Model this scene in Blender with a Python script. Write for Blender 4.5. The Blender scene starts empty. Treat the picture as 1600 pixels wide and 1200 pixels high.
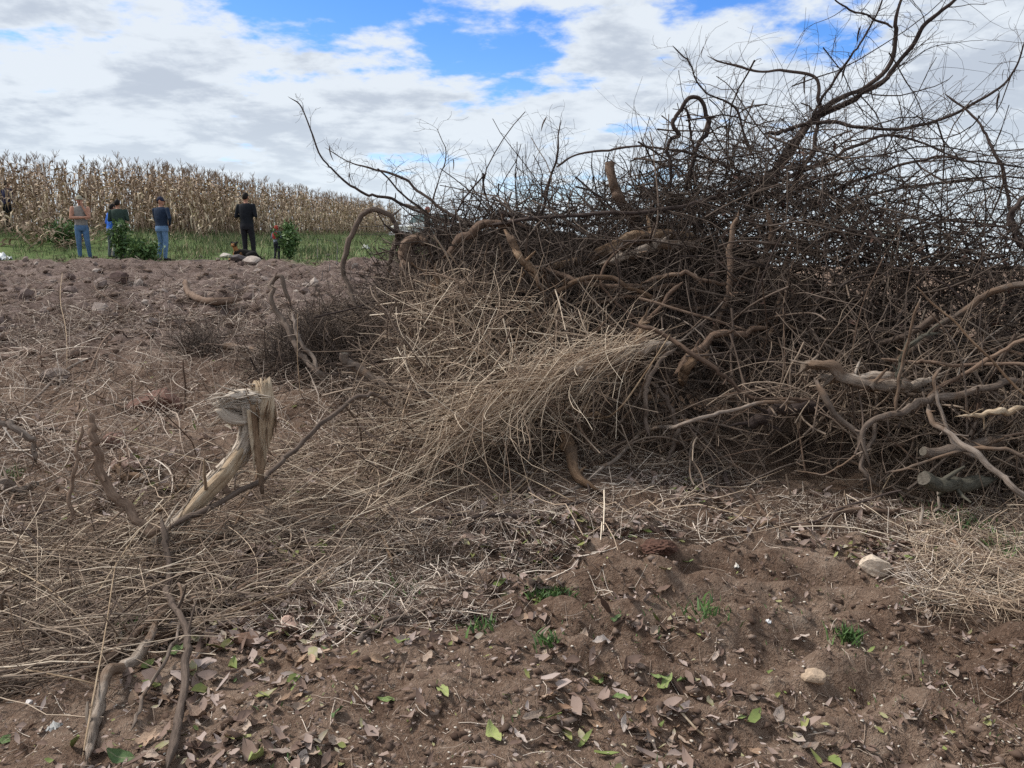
import bpy, math, random
import numpy as np
from mathutils import Vector, kdtree

RNG = np.random.default_rng(11)
random.seed(11)
R = math.radians
scene = bpy.context.scene
COL = scene.collection

# ------------------------------------------------------------------ camera
F_PX = 1246.0                       # focal length in photo pixels (1600 wide)
PITCH = R(8.45)
EYE = np.array([0.0, 0.0, 1.55])
cam_d = bpy.data.cameras.new('camera')
cam = bpy.data.objects.new('camera', cam_d)
COL.objects.link(cam)
cam.location = EYE
cam.rotation_euler = (R(90) - PITCH, 0, 0)
cam_d.sensor_width = 36.0
cam_d.lens = 36.0 * F_PX / 1600.0
cam_d.clip_start = 0.05
cam_d.clip_end = 5000
scene.camera = cam

# ------------------------------------------------------------------ light
SUN_EL, SUN_AZ = R(50), R(284)      # azimuth from +Y clockwise: from the left, a little beyond the camera
scene.view_settings.view_transform = 'Standard'
scene.view_settings.look = 'None'
scene.view_settings.gamma = 1.0
scene.view_settings.exposure = 0.78
scene.view_settings.use_curve_mapping = False
scene.render.engine = 'CYCLES'
scene.cycles.max_bounces = 5
scene.cycles.diffuse_bounces = 3
scene.cycles.glossy_bounces = 2
scene.cycles.transparent_max_bounces = 4
scene.cycles.use_denoising = False
scene.cycles.sample_clamp_indirect = 2.0
scene.cycles.sample_clamp_direct = 4.0

sun_d = bpy.data.lights.new('sun', 'SUN')
sun_d.energy = 2.4
sun_d.angle = R(12)
sun_d.color = (1.0, 0.95, 0.88)
sun = bpy.data.objects.new('sun', sun_d)
COL.objects.link(sun)
sdir = Vector((math.sin(SUN_AZ) * math.cos(SUN_EL), math.cos(SUN_AZ) * math.cos(SUN_EL), math.sin(SUN_EL)))
sun.rotation_euler = sdir.to_track_quat('Z', 'Y').to_euler()

# ------------------------------------------------------------------ node helper
class NT:
    def __init__(self, tree):
        self.t = tree
    def new(self, typ, **kw):
        n = self.t.nodes.new(typ)
        for k, v in kw.items():
            setattr(n, k, v)
        return n
    def link(self, a, b):
        self.t.links.new(a, b)
    def put(self, sock, v):
        if hasattr(v, 'links') or hasattr(v, 'is_linked'):
            self.link(v, sock)
        else:
            sock.default_value = v
    def math(self, op, a, b=None, c=None, clamp=False):
        n = self.new('ShaderNodeMath', operation=op, use_clamp=clamp)
        self.put(n.inputs[0], a)
        if b is not None: self.put(n.inputs[1], b)
        if c is not None: self.put(n.inputs[2], c)
        return n.outputs[0]
    def sstep(self, v, lo, hi, a=0.0, b=1.0):
        n = self.new('ShaderNodeMapRange', interpolation_type='SMOOTHSTEP')
        self.put(n.inputs['Value'], v)
        n.inputs['From Min'].default_value = lo; n.inputs['From Max'].default_value = hi
        n.inputs['To Min'].default_value = a; n.inputs['To Max'].default_value = b
        return n.outputs[0]
    def mix(self, f, a, b):
        n = self.new('ShaderNodeMix', data_type='RGBA')
        self.put(n.inputs[0], f)
        self.put(n.inputs[6], a if hasattr(a, 'is_linked') else (*a[:3], 1))
        self.put(n.inputs[7], b if hasattr(b, 'is_linked') else (*b[:3], 1))
        return n.outputs[2]
    def noise(self, vec, scale, detail=4, rough=0.55, dist=0.0):
        n = self.new('ShaderNodeTexNoise')
        if vec is not None: self.link(vec, n.inputs['Vector'])
        n.inputs['Scale'].default_value = scale
        n.inputs['Detail'].default_value = detail
        n.inputs['Roughness'].default_value = rough
        n.inputs['Distortion'].default_value = dist
        return n.outputs['Fac']
    def ramp(self, f, stops):
        n = self.new('ShaderNodeValToRGB')
        e = n.color_ramp.elements
        while len(e) < len(stops): e.new(0.5)
        for i, (p, c) in enumerate(stops):
            e[i].position = p; e[i].color = (*c[:3], 1)
        self.put(n.inputs[0], f)
        return n.outputs[0]

# ------------------------------------------------------------------ sky (world): Nishita seen through a broken cloud deck
def px_dir(px, py):
    x = (px - 800) / F_PX; u = (600 - py) / F_PX
    v = np.array([x, math.cos(PITCH) + u * math.sin(PITCH), -math.sin(PITCH) + u * math.cos(PITCH)])
    return v / np.linalg.norm(v)

world = bpy.data.worlds.new('World')
scene.world = world
world.use_nodes = True
wt = world.node_tree
wt.nodes.clear()
W = NT(wt)
SKY_STRENGTH = 0.11
w_out = W.new('ShaderNodeOutputWorld'); w_bg = W.new('ShaderNodeBackground')
w_bg.inputs['Strength'].default_value = SKY_STRENGTH
W.link(w_bg.outputs[0], w_out.inputs[0])
nish = W.new('ShaderNodeTexSky', sky_type='NISHITA')
nish.sun_disc = False; nish.sun_elevation = SUN_EL; nish.sun_rotation = SUN_AZ
nish.air_density = 1.0; nish.dust_density = 0.6; nish.ozone_density = 2.5
hs = W.new('ShaderNodeHueSaturation'); hs.inputs['Hue'].default_value = 0.515; hs.inputs['Saturation'].default_value = 1.4; hs.inputs['Value'].default_value = 1.1
W.link(nish.outputs[0], hs.inputs['Color'])
tc = W.new('ShaderNodeTexCoord'); sep = W.new('ShaderNodeSeparateXYZ')
W.link(tc.outputs['Generated'], sep.inputs[0])
dx, dy, dz = sep.outputs
zz = W.math('ADD', W.math('MAXIMUM', dz, 0.0), 0.15)
comb = W.new('ShaderNodeCombineXYZ')
W.link(W.math('DIVIDE', dx, zz), comb.inputs[0]); W.link(W.math('DIVIDE', dy, zz), comb.inputs[1])
comb.inputs[2].default_value = 3.7
q = comb.outputs[0]
n_big = W.noise(q, 0.95, 2, 0.5, 0.2)
n_mid = W.noise(q, 2.6, 7, 0.56, 0.12)
az = W.math('ARCTAN2', dx, dy)
el = W.math('ARCSINE', dz)
gap = None
for (gx, gy, rx, ry, k) in [(420, 40, 120, 50, 1.15), (600, 20, 70, 30, .55), (700, 108, 110, 34, .85), (560, 85, 90, 25, .5), (830, 70, 60, 60, .45), (1120, 8, 190, 34, 1.05),
                            (1280, 75, 90, 40, .7), (110, 200, 330, 70, -.4), (150, 50, 200, 70, -.55), (1520, 120, 130, 110, -.5), (960, 40, 120, 50, -.45), (640, 10, 90, 45, -.35), (600, 190, 200, 40, -.3), (1040, 85, 40, 25, .6), (560, 0, 200, 25, .5), (1345, 235, 60, 60, .35), (960, 275, 130, 30, .25), (880, 10, 60, 25, .4)]:
    d = px_dir(gx, gy)
    a0, e0 = math.atan2(d[0], d[1]), math.asin(d[2])
    ta = W.math('POWER', W.math('ABSOLUTE', W.math('MULTIPLY', W.math('SUBTRACT', az, a0), F_PX / rx)), 2.0)
    te = W.math('POWER', W.math('ABSOLUTE', W.math('MULTIPLY', W.math('SUBTRACT', el, e0), F_PX / ry)), 2.0)
    gterm = W.math('MULTIPLY', W.math('EXPONENT', W.math('MULTIPLY', W.math('ADD', ta, te), -1.0)), k)
    gap = gterm if gap is None else W.math('ADD', gap, gterm)
gap = W.math('MINIMUM', gap, 1.35)
dens = W.math('ADD', W.math('MULTIPLY', n_mid, 1.0), W.math('MULTIPLY', W.math('SUBTRACT', n_big, 0.5), 0.45))
dens = W.math('ADD', dens, W.math('MULTIPLY', W.math('SUBTRACT', W.noise(q, 7.5, 5, 0.6, 0.1), 0.5), 0.38))
dens = W.math('SUBTRACT', dens, W.math('MULTIPLY', gap, 0.20))
cover = W.sstep(dens, 0.25, 0.42)
thick = W.sstep(W.math('ADD', W.noise(q, 3.6, 6, 0.58, 0.15), W.math('MULTIPLY', W.math('SUBTRACT', dens, 0.5), 0.55)), 0.43, 0.66)
lowhaze = W.sstep(dz, 0.02, 0.20, 0.75, 0.0)
cl = W.mix(thick, (0.475, 0.51, 0.545), (0.325, 0.36, 0.41))
cl = W.mix(lowhaze, cl, (0.475, 0.53, 0.575))
clv = W.new('ShaderNodeMix', data_type='RGBA', blend_type='MULTIPLY'); clv.inputs[0].default_value = 1.0
W.link(cl, clv.inputs[6]); clv.inputs[7].default_value = (1 / SKY_STRENGTH,) * 3 + (1,)
cover2 = W.math('MAXIMUM', W.math('MULTIPLY', cover, 0.97), W.math('MULTIPLY', lowhaze, 0.9))
skyc = W.mix(cover2, hs.outputs[0], clv.outputs[2])
W.link(skyc, w_bg.inputs['Color'])

# ------------------------------------------------------------------ maths helpers
def hash2(ix, iy, s):
    h = (ix * 374761393 + iy * 668265263 + s * 974711) & 0x7fffffff
    h = ((h ^ (h >> 13)) * 1274126177) & 0x7fffffff
    return ((h ^ (h >> 16)) & 0xffff) / 65535.0
def vnoise(x, y, s=0):
    x = np.asarray(x, float); y = np.asarray(y, float)
    ix = np.floor(x).astype(np.int64); iy = np.floor(y).astype(np.int64)
    fx = x - ix; fy = y - iy
    fx = fx * fx * (3 - 2 * fx); fy = fy * fy * (3 - 2 * fy)
    a = hash2(ix, iy, s); b = hash2(ix + 1, iy, s); c = hash2(ix, iy + 1, s); d = hash2(ix + 1, iy + 1, s)
    return (a * (1 - fx) + b * fx) * (1 - fy) + (c * (1 - fx) + d * fx) * fy - 0.5
def fbm(x, y, o=4, s=0, gain=.5):
    v = 0; a = 1.0
    for i in range(o):
        v = v + a * vnoise(x * 2 ** i, y * 2 ** i, s + i); a *= gain
    return v
def sst(x, a, b):
    t = np.clip((x - a) / (b - a), 0, 1)
    return t * t * (3 - 2 * t)

# ------------------------------------------------------------------ terrain height
def base_h(x, y):
    x = np.asarray(x, float); y = np.asarray(y, float)
    r = .09 * np.clip(y - 3.5, 0, 18.5) + .045 * np.clip(y - 22, 0, 60) + .01 * np.clip(y - 82, 0, 300)
    w = 1 - sst(x / (np.maximum(y, 0) + 2), -0.02, 0.36)
    g = r * w
    g = g + 0.75 * sst(y, 22.3, 27.5) * sst(-x, 6, 14)            # the bank under the corn
    return g
def terrain(x, y):
    x = np.asarray(x, float); y = np.asarray(y, float)
    g = base_h(x, y)
    near = 1 - sst(y, 12, 30)
    g = g + 0.16 * fbm(x * .55, y * .55, 3, 3) * (0.35 + .65 * near)
    g = g + 0.085 * fbm(x * 2.1, y * 2.1, 3, 9) * near
    # bare foreground: machine track bars and clods
    fg = (1 - sst(y, 3.9, 5.2)) * sst(x + .55 * y, 1.2, 2.4)
    bars = np.sin((y * 1.0 + .12 * x + .22 * fbm(x * 1.4, y * 1.4, 2, 21)) * 2 * math.pi / .36)
    g = g + fg * .055 * bars * (.45 + 1.2 * np.clip(vnoise(x * 1.1, y * 1.3, 31) + .35, 0, 1))
    g = g + (.25 + fg + .5 * sst(y, 9, 13)) * .085 * (np.abs(fbm(x * 4.2, y * 4.2, 4, 40)) - .15) * near
    g = g + fg * .10 * np.clip(fbm(x * 2.6, y * 3.4, 3, 44) - .05, 0, 1)
    g = g + .036 * fbm(x * 9, y * 9, 3, 50, .6) * near
    cr = 1 - sst(y, 4.6, 6.5)
    g = g + cr * (.016 * np.abs(fbm(x * 15, y * 15, 3, 52, .6)) + .012 * np.clip(fbm(x * 26, y * 26, 2, 57), -.1, 1))
    # tilled stony field
    tf = sst(y, 8.5, 11) * (1 - sst(y, 20.5, 22.5)) * sst(-x, -1.5, 1.0)
    g = g + tf * (.16 * fbm(x * 1.3, y * 1.7, 5, 60, .58) + .20 * np.abs(fbm(x * 3.3, y * 3.3, 3, 66)))
    return g
def pile_front(x):
    return np.interp(x, [-3, -1.6, -1, 0, 1.5, 2.5, 3.2, 4.2, 7], [8.5, 7.4, 6.6, 6.0, 5.85, 5.35, 4.85, 4.5, 4.2])
def pile_top(x):
    return np.interp(x, [-3.2, -2.4, -1.7, -1.1, -.6, 0, .8, 1.6, 2.4, 3.0, 3.8, 4.8, 7], [.55, 1.0, 1.2, 1.65, 1.98, 2.1, 2.12, 2.3, 2.42, 2.0, 1.58, 1.4, 1.35])
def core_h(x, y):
    """unseen mound added inside the pile to keep it dark and block the view through"""
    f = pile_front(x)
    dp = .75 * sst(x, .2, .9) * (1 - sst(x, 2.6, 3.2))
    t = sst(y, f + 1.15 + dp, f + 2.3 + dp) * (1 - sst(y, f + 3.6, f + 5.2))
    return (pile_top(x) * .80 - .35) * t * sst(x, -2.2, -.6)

def P(px, py, d):
    """photo pixel at world distance d in front of the camera"""
    x = (px - 800) / F_PX; u = (600 - py) / F_PX
    v = np.array([x, math.cos(PITCH) + u * math.sin(PITCH), -math.sin(PITCH) + u * math.cos(PITCH)])
    return EYE + v * (d / v[1])
_ts = np.concatenate([np.linspace(1.5, 14, 500), np.linspace(14.05, 70, 500)])
def G(px, py, lift=0.0):
    x = (px - 800) / F_PX; u = (600 - py) / F_PX
    v = np.array([x, math.cos(PITCH) + u * math.sin(PITCH), -math.sin(PITCH) + u * math.cos(PITCH)])
    v = v / v[1]
    p = EYE[None] + v[None] * _ts[:, None]
    below = p[:, 2] < terrain(p[:, 0], p[:, 1])
    i = int(np.argmax(below)) if below.any() else len(_ts) - 1
    q_ = p[i].copy(); q_[2] = float(terrain(q_[0], q_[1])) + lift
    return q_

# ------------------------------------------------------------------ mesh helpers
def mesh_from(name, V, Fq=None, Ft=None, attrs=None, smooth=True, mats=(), mat_idx=None):
    V = np.asarray(V, np.float32)
    me = bpy.data.meshes.new(name)
    nq = 0 if Fq is None else len(Fq); nt = 0 if Ft is None else len(Ft)
    me.vertices.add(len(V)); me.vertices.foreach_set('co', V.ravel())
    loops = []
    if nq: loops.append(np.asarray(Fq, np.int32).ravel())
    if nt: loops.append(np.asarray(Ft, np.int32).ravel())
    L = np.concatenate(loops)
    me.loops.add(len(L)); me.loops.foreach_set('vertex_index', L)
    me.polygons.add(nq + nt)
    st = np.concatenate([np.arange(nq) * 4, nq * 4 + np.arange(nt) * 3]).astype(np.int32)
    me.polygons.foreach_set('loop_start', st)
    if smooth: me.polygons.foreach_set('use_smooth', np.ones(nq + nt, bool))
    if mat_idx is not None: me.polygons.foreach_set('material_index', np.asarray(mat_idx, np.int32))
    for m in mats: me.materials.append(m)
    me.update(calc_edges=True)
    for k, a in (attrs or {}).items():
        a = np.asarray(a, np.float32)
        if a.ndim == 1:
            at = me.attributes.new(k, 'FLOAT', 'POINT'); at.data.foreach_set('value', a)
        else:
            at = me.attributes.new(k, 'FLOAT_VECTOR', 'POINT'); at.data.foreach_set('vector', a.ravel())
    return me
def link(name, me, parent=None, loc=None, rot=None, scale=None):
    o = bpy.data.objects.new(name, me)
    COL.objects.link(o)
    if parent is not None: o.parent = parent
    if loc is not None: o.location = loc
    if rot is not None: o.rotation_euler = rot
    if scale is not None: o.scale = scale if hasattr(scale, '__len__') else (scale,) * 3
    return o
def tag(o, label=None, cat=None, group=None, kind=None):
    if label: o['label'] = label
    if cat: o['category'] = cat
    if group: o['group'] = group
    if kind: o['kind'] = kind
    return o
def norm(v):
    return v / np.maximum(np.linalg.norm(v, axis=-1, keepdims=True), 1e-9)

def tubes(Pts, Rad, S=4, tint=None, rough=0.0, fib=False, seed=0, flat=1.0):
    """batch of N tubes with K points -> V, quads, attrs"""
    Pts = np.asarray(Pts, float); Rad = np.asarray(Rad, float)
    N, K, _ = Pts.shape
    T = np.zeros_like(Pts)
    T[:, 1:-1] = Pts[:, 2:] - Pts[:, :-2]; T[:, 0] = Pts[:, 1] - Pts[:, 0]; T[:, -1] = Pts[:, -1] - Pts[:, -2]
    T = norm(T)
    # parallel transport frames
    ref = np.where(np.abs(T[:, :1, 2:3]) > .9, np.array([1., 0, 0]), np.array([0, 0, 1.]))[:, 0]
    A = np.zeros_like(Pts)
    a = norm(np.cross(T[:, 0], ref))
    for k in range(K):
        a = norm(a - T[:, k] * np.sum(a * T[:, k], -1, keepdims=True))
        A[:, k] = a
    B = np.cross(T, A)
    ang = np.arange(S) * 2 * math.pi / S
    rr = np.repeat(Rad[:, :, None], S, 2)
    if rough > 0:
        g = np.random.default_rng(seed)
        n1 = g.normal(0, 1, (N, K, S))
        def smo(q_, m_):
            for _ in range(m_): q_ = (q_ + np.concatenate([q_[:, :1], q_[:, :-1]], 1) + np.concatenate([q_[:, 1:], q_[:, -1:]], 1)) / 3
            return q_ / max(q_.std(), 1e-6)
        n2 = smo(g.normal(0, 1, (N, K, S)), 14)
        n3 = np.repeat(smo(g.normal(0, 1, (N, K, 1)), 10), S, 2)
        kn = np.repeat(np.clip(smo(g.normal(0, 1, (N, K, 1)), 2) - 1.5, 0, 1.5), S, 2) * np.clip(n2 + .5, 0, 1.5)
        rr = rr * np.clip(1 + rough * (.28 * n1 + .95 * n2 + .38 * n3 + .45 * kn), .4, 1.9)
    V = Pts[:, :, None] + rr[..., None] * (A[:, :, None] * np.cos(ang)[None, None, :, None] + flat * B[:, :, None] * np.sin(ang)[None, None, :, None])
    V = V.reshape(-1, 3)
    idx = np.arange(N * K * S).reshape(N, K, S)
    i0 = idx[:, :-1]; i1 = idx[:, 1:]
    Fq = np.stack([i0, np.roll(i0, -1, 2), np.roll(i1, -1, 2), i1], -1).reshape(-1, 4)
    at = {}
    if tint is not None: at['tint'] = np.repeat(np.asarray(tint, float), K * S)
    if fib:
        ln = np.concatenate([np.zeros((N, 1)), np.cumsum(np.linalg.norm(np.diff(Pts, axis=1), axis=2), 1)], 1)
        f = np.zeros((N, K, S, 3))
        r0 = np.maximum(Rad.mean(1), .004)[:, None, None]
        f[..., 0] = np.cos(ang)[None, None] * r0; f[..., 1] = np.sin(ang)[None, None] * r0
        f[..., 2] = ln[:, :, None] * .12 + (seed % 97)
        at['fib'] = f.reshape(-1, 3)
    return V, Fq, at
def merge(parts):
    """join several (V, Fq, attrs)"""
    Vs, Fs, off = [], [], 0; keys = parts[0][2].keys(); A = {k: [] for k in keys}
    for V, Fq, at in parts:
        Vs.append(V); Fs.append(Fq + off); off += len(V)
        for k in keys: A[k].append(at[k])
    return np.concatenate(Vs), np.concatenate(Fs), {k: np.concatenate(v) for k, v in A.items()}
def crom(pts, n):
    """smooth polyline through the points, n samples, any width"""
    p = np.asarray(pts, float)
    if len(p) == 2: 
        t = np.linspace(0, 1, n)[:, None]; return p[0] * (1 - t) + p[1] * t
    e = np.concatenate([[2 * p[0] - p[1]], p, [2 * p[-1] - p[-2]]])
    L = np.concatenate([[0], np.cumsum(np.linalg.norm(np.diff(p[:, :3], axis=0), axis=1))])
    u = np.linspace(0, L[-1], n); out = []
    for v in u:
        i = min(int(np.searchsorted(L, v, 'right')) - 1, len(p) - 2)
        t = (v - L[i]) / max(L[i + 1] - L[i], 1e-9)
        a, b, c, d = e[i], e[i + 1], e[i + 2], e[i + 3]
        out.append(.5 * ((2 * b) + (-a + c) * t + (2 * a - 5 * b + 4 * c - d) * t * t + (-a + 3 * b - 3 * c + d) * t ** 3))
    return np.array(out)
def grow(start, dirs, lens, K, curl, grav=0.0, g=None, smooth=.6):
    """N wandering shoots; curl = turning per step, grav = bend along z"""
    g = g or RNG
    N = len(start)
    out = np.zeros((N, K, 3)); out[:, 0] = start
    d = norm(np.asarray(dirs, float)); w = g.normal(0, 1, (N, 3)) * np.asarray(curl).reshape(-1, 1)
    st = (np.asarray(lens) / (K - 1)).reshape(-1, 1)
    for k in range(1, K):
        w = smooth * w + (1 - smooth) * g.normal(0, 1, (N, 3)) * np.asarray(curl).reshape(-1, 1) * 1.6
        d = d + w; d[:, 2] += np.asarray(grav) if np.ndim(grav) == 0 else np.asarray(grav).ravel()
        d = norm(d)
        out[:, k] = out[:, k - 1] + d * st
    return out
def rdir(n, g=None):
    g = g or RNG
    return norm(g.normal(0, 1, (n, 3)))

# ------------------------------------------------------------------ materials
def new_mat(name, rough=.85, spec=.25):
    m = bpy.data.materials.new(name); m.use_nodes = True
    t = m.node_tree; b = t.nodes['Principled BSDF']
    b.inputs['Roughness'].default_value = rough
    b.inputs['Specular IOR Level'].default_value = spec
    return m, NT(t), b
def bump(N_, b, h, strength, dist):
    n = N_.new('ShaderNodeBump'); n.inputs['Strength'].default_value = strength; n.inputs['Distance'].default_value = dist
    N_.link(h, n.inputs['Height']); N_.link(n.outputs[0], b.inputs['Normal'])
def attr(N_, name, out='Fac'):
    n = N_.new('ShaderNodeAttribute'); n.attribute_name = name
    return n.outputs[out]
def mat_tint(name, stops, rough=.85, spec=.2, nscale=0, namount=.35):
    """colour picked per strand"""
    m, N_, b = new_mat(name, rough, spec)
    f = attr(N_, 'tint')
    if nscale:
        tcn = N_.new('ShaderNodeTexCoord')
        f = N_.math('ADD', f, N_.math('MULTIPLY', N_.math('SUBTRACT', N_.noise(tcn.outputs['Object'], nscale, 3), .5), namount), clamp=True)
    N_.link(N_.ramp(f, stops), b.inputs['Base Color'])
    return m
def mat_bark(name, c_dark, c_mid, c_light, bstr=.6, rscale=1.0, patch=None):
    m, N_, b = new_mat(name, .88, .2)
    v = attr(N_, 'fib', 'Vector')
    f1 = N_.noise(v, 130 * rscale, 5, .65)
    tcn = N_.new('ShaderNodeTexCoord')
    f2 = N_.noise(tcn.outputs['Object'], 7, 4, .6)
    oi = N_.new('ShaderNodeObjectInfo')
    f = N_.math('ADD', N_.math('MULTIPLY', f1, .6), N_.math('MULTIPLY', f2, .4))
    f = N_.math('ADD', f, N_.math('MULTIPLY', N_.math('SUBTRACT', oi.outputs['Random'], .5), .22))
    c = N_.ramp(f, [(.30, c_dark), (.50, c_mid), (.72, c_light)])
    if patch:
        pf = N_.sstep(N_.noise(tcn.outputs['Object'], 3.1, 4, .6), .52, .62)
        c = N_.mix(pf, c, patch)
    N_.link(c, b.inputs['Base Color'])
    bump(N_, b, f1, bstr, .012)
    return m
def mat_flat(name, col, rough=.8, var=.25, scale=14, spec=.25, bstr=0.2):
    m, N_, b = new_mat(name, rough, spec)
    tcn = N_.new('ShaderNodeTexCoord')
    f = N_.noise(tcn.outputs['Object'], scale, 4, .6)
    a = tuple(c * (1 - var) for c in col); z = tuple(min(1, c * (1 + var)) for c in col)
    N_.link(N_.ramp(f, [(.3, a), (.7, z)]), b.inputs['Base Color'])
    if bstr: bump(N_, b, f, bstr, .01)
    return m
def mat_random(name, stops, rough=.85, scale=10, bstr=.4):
    """colour picked per object, with its own mottling"""
    m, N_, b = new_mat(name, rough, .2)
    oi = N_.new('ShaderNodeObjectInfo'); tcn = N_.new('ShaderNodeTexCoord')
    n = N_.noise(tcn.outputs['Object'], scale, 4, .6)
    f = N_.math('ADD', oi.outputs['Random'], N_.math('MULTIPLY', N_.math('SUBTRACT', n, .5), .5), clamp=True)
    N_.link(N_.ramp(f, stops), b.inputs['Base Color'])
    bump(N_, b, n, bstr, .012)
    return m

M = {}
M['bark_dark'] = mat_bark('bark_dark', (.030, .022, .020), (.072, .052, .045), (.14, .105, .088))
M['bark_brown'] = mat_bark('bark_brown', (0.063, 0.041, 0.030), (0.144, 0.094, 0.067), (0.270, 0.190, 0.138))
M['bark_grey'] = mat_bark('bark_grey', (.07, .052, .042), (.175, .135, .108), (.34, .28, .235), patch=(.17, .115, .08))
M['wood_pale'] = mat_bark('wood_pale', (.16, .10, .06), (.38, .28, .185), (.62, .52, .39), .9, .8)
M['wood_weathered'] = mat_bark('wood_weathered', (.075, .056, .044), (.26, .205, .162), (.54, .46, .385), 1.0, .8, (.17, .115, .08))
M['wood_orange'] = mat_bark('wood_orange', (.075, .045, .028), (.20, .128, .080), (.40, .29, .195), .9, .8, (.12, .08, .055))
M['wood_stump'] = mat_bark('wood_torn_grey', (.20, .155, .12), (.46, .385, .31), (.72, .64, .55), 1.0, .6)
M['cut_grey'] = mat_bark('cut_wood_grey', (.04, .034, .028), (.088, .075, .060), (.155, .135, .11), .8, .8)
M['vine'] = mat_bark('vine_bark', (.062, .045, .036), (.13, .096, .076), (.22, .17, .135))
M['log_green'] = mat_bark('log_mossy', (.05, .047, .036), (.12, .11, .085), (.20, .185, .145))
M['twig'] = mat_tint('twig_bark', [(0, (.030, .022, .019)), (.4, (.074, .055, .045)), (.7, (.150, .115, .092)), (1, (.29, .23, .185))])
M['twig_light'] = mat_tint('twig_grey', [(0, (0.081, 0.057, 0.046)), (.5, (0.184, 0.136, 0.103)), (1, (0.333, 0.259, 0.196))])
M['straw'] = mat_tint('straw_dry', [(0, (.10, .064, .046)), (.35, (.27, .19, .135)), (.7, (.52, .40, .29)), (1, (.80, .68, .53))], .65, .3)
M['litter'] = mat_tint('straw_litter', [(0, (.070, .047, .037)), (.35, (.17, .118, .090)), (.65, (.36, .275, .215)), (1, (.72, .62, .52))], .8, .2)
M['leaf'] = mat_tint('leaf_litter', [(0, (.10, .062, .048)), (.3, (.19, .125, .095)), (.6, (.30, .225, .19)), (.85, (.36, .29, .26)), (.95, (.24, .24, .08)), (1, (.16, .20, .06))], .75, .3, 25, .2)
M['grass'] = mat_tint('grass_green', [(0, (.045, .070, .026)), (.45, (.095, .135, .055)), (.75, (.17, .19, .085)), (1, (.40, .33, .20))], .75, .25)
M['weed'] = mat_tint('weed_leaf', [(0, (0.037, 0.075, 0.025)), (.6, (0.081, 0.150, 0.044)), (1, (0.150, 0.237, 0.069))], .6, .3)
M['corn'] = mat_tint('corn_dry', [(0, (0.120, 0.079, 0.058)), (.4, (0.282, 0.204, 0.144)), (.75, (0.480, 0.372, 0.264)), (1, (0.696, 0.576, 0.414))], .8, .2)
M['clod'] = mat_tint('soil_clod', [(0, (.060, .038, .028)), (.6, (.135, .092, .070)), (1, (.24, .18, .145))], .95, .1, 30, .4)
M['stone'] = mat_random('field_stone', [(0, (.10, .068, .058)), (.5, (.17, .125, .108)), (.85, (.25, .20, .175)), (1, (.42, .36, .31))])
M['chip'] = mat_tint('wood_chip', [(0, (.32, .25, .18)), (1, (.68, .62, .54))], .8, .2)

# ------------------------------------------------------------------ ground sheet
def graded(lo, hi, step, far_lo, far_hi, n):
    mid = np.arange(lo, hi + 1e-6, step)
    a = lo - np.geomspace(step, lo - far_lo, n)[::-1]
    b = hi + np.geomspace(step, far_hi - hi, n)
    return np.concatenate([a, mid, b])
gx = np.concatenate([-16 - np.geomspace(.1, 884, 60)[::-1], np.arange(-16, -6.5, .1), np.arange(-6.5, -3, .045), np.arange(-3, 3, .021), np.arange(3, 5.5, .045), 5.5 + np.geomspace(.05, 894, 65)])
gy = np.concatenate([1.9 - np.geomspace(.05, 300, 30)[::-1], np.arange(1.9, 4.5, .018), np.arange(4.5, 12.5, .043), np.arange(12.5, 23.5, .1), 23.5 + np.geomspace(.1, 1476, 75)])
X, Y = np.meshgrid(gx, gy)
Z = terrain(X, Y) + core_h(X, Y) + .05 * fbm(X * 4, Y * 4, 3, 77) * (core_h(X, Y) > .05)  # core mound is added under the pile to darken its inside
ny, nx = X.shape
I = np.arange(nx * ny).reshape(ny, nx)
Fq = np.stack([I[:-1, :-1], I[:-1, 1:], I[1:, 1:], I[1:, :-1]], -1).reshape(-1, 4)
def grass_zone(x, y):
    edge = 21.4 + 2.6 * fbm(x * .45, y * .3, 4, 5, .65)
    return sst(y, edge - .3, edge + .6) * sst(-x, -2.5, 0)
m, N_, b = new_mat('soil', .95, .1)
tcn = N_.new('ShaderNodeTexCoord'); ob = tcn.outputs['Object']
n1 = N_.noise(ob, 1.3, 5, .6); n2 = N_.noise(ob, 9, 6, .65); n3 = N_.noise(ob, 60, 4, .6)
f = N_.math('ADD', N_.math('MULTIPLY', n1, .45), N_.math('ADD', N_.math('MULTIPLY', n2, .35), N_.math('MULTIPLY', n3, .25)))
soil = N_.ramp(f, [(.36, (.060, .036, .026)), (.48, (.165, .107, .076)), (.58, (.265, .187, .139)), (.72, (.45, .36, .285))])
field = N_.ramp(f, [(.36, (.062, .042, .035)), (.49, (.155, .111, .095)), (.60, (.25, .19, .165)), (.76, (.40, .335, .295))])
c = N_.mix(attr(N_, 'field'), soil, field)
grs = N_.ramp(f, [(.35, (0.060, 0.090, 0.030)), (.55, (0.120, 0.174, 0.060)), (.75, (0.264, 0.252, 0.132))])
c = N_.mix(attr(N_, 'humus'), c, N_.ramp(f, [(.35, (.018, .013, .011)), (.6, (.042, .030, .025))]))      # inner shade of the pile painted near-black onto the core mound
c = N_.mix(attr(N_, 'grass'), c, grs)
specks = N_.sstep(N_.noise(ob, 110, 2, .5), .64, .70)
c = N_.mix(N_.math('MULTIPLY', specks, .6), c, (.44, .36, .29))
damp = N_.sstep(N_.noise(ob, 3.2, 4, .6), .52, .64)
c = N_.mix(N_.math('MULTIPLY', damp, .35), c, (.075, .045, .032))
N_.link(c, b.inputs['Base Color'])
bump(N_, b, N_.math('ADD', N_.math('MULTIPLY', n2, .7), N_.math('ADD', N_.math('MULTIPLY', n3, .8), N_.math('MULTIPLY', N_.noise(ob, 170, 3, .6), .45))), 1.0, .035)
M['soil'] = m
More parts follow.
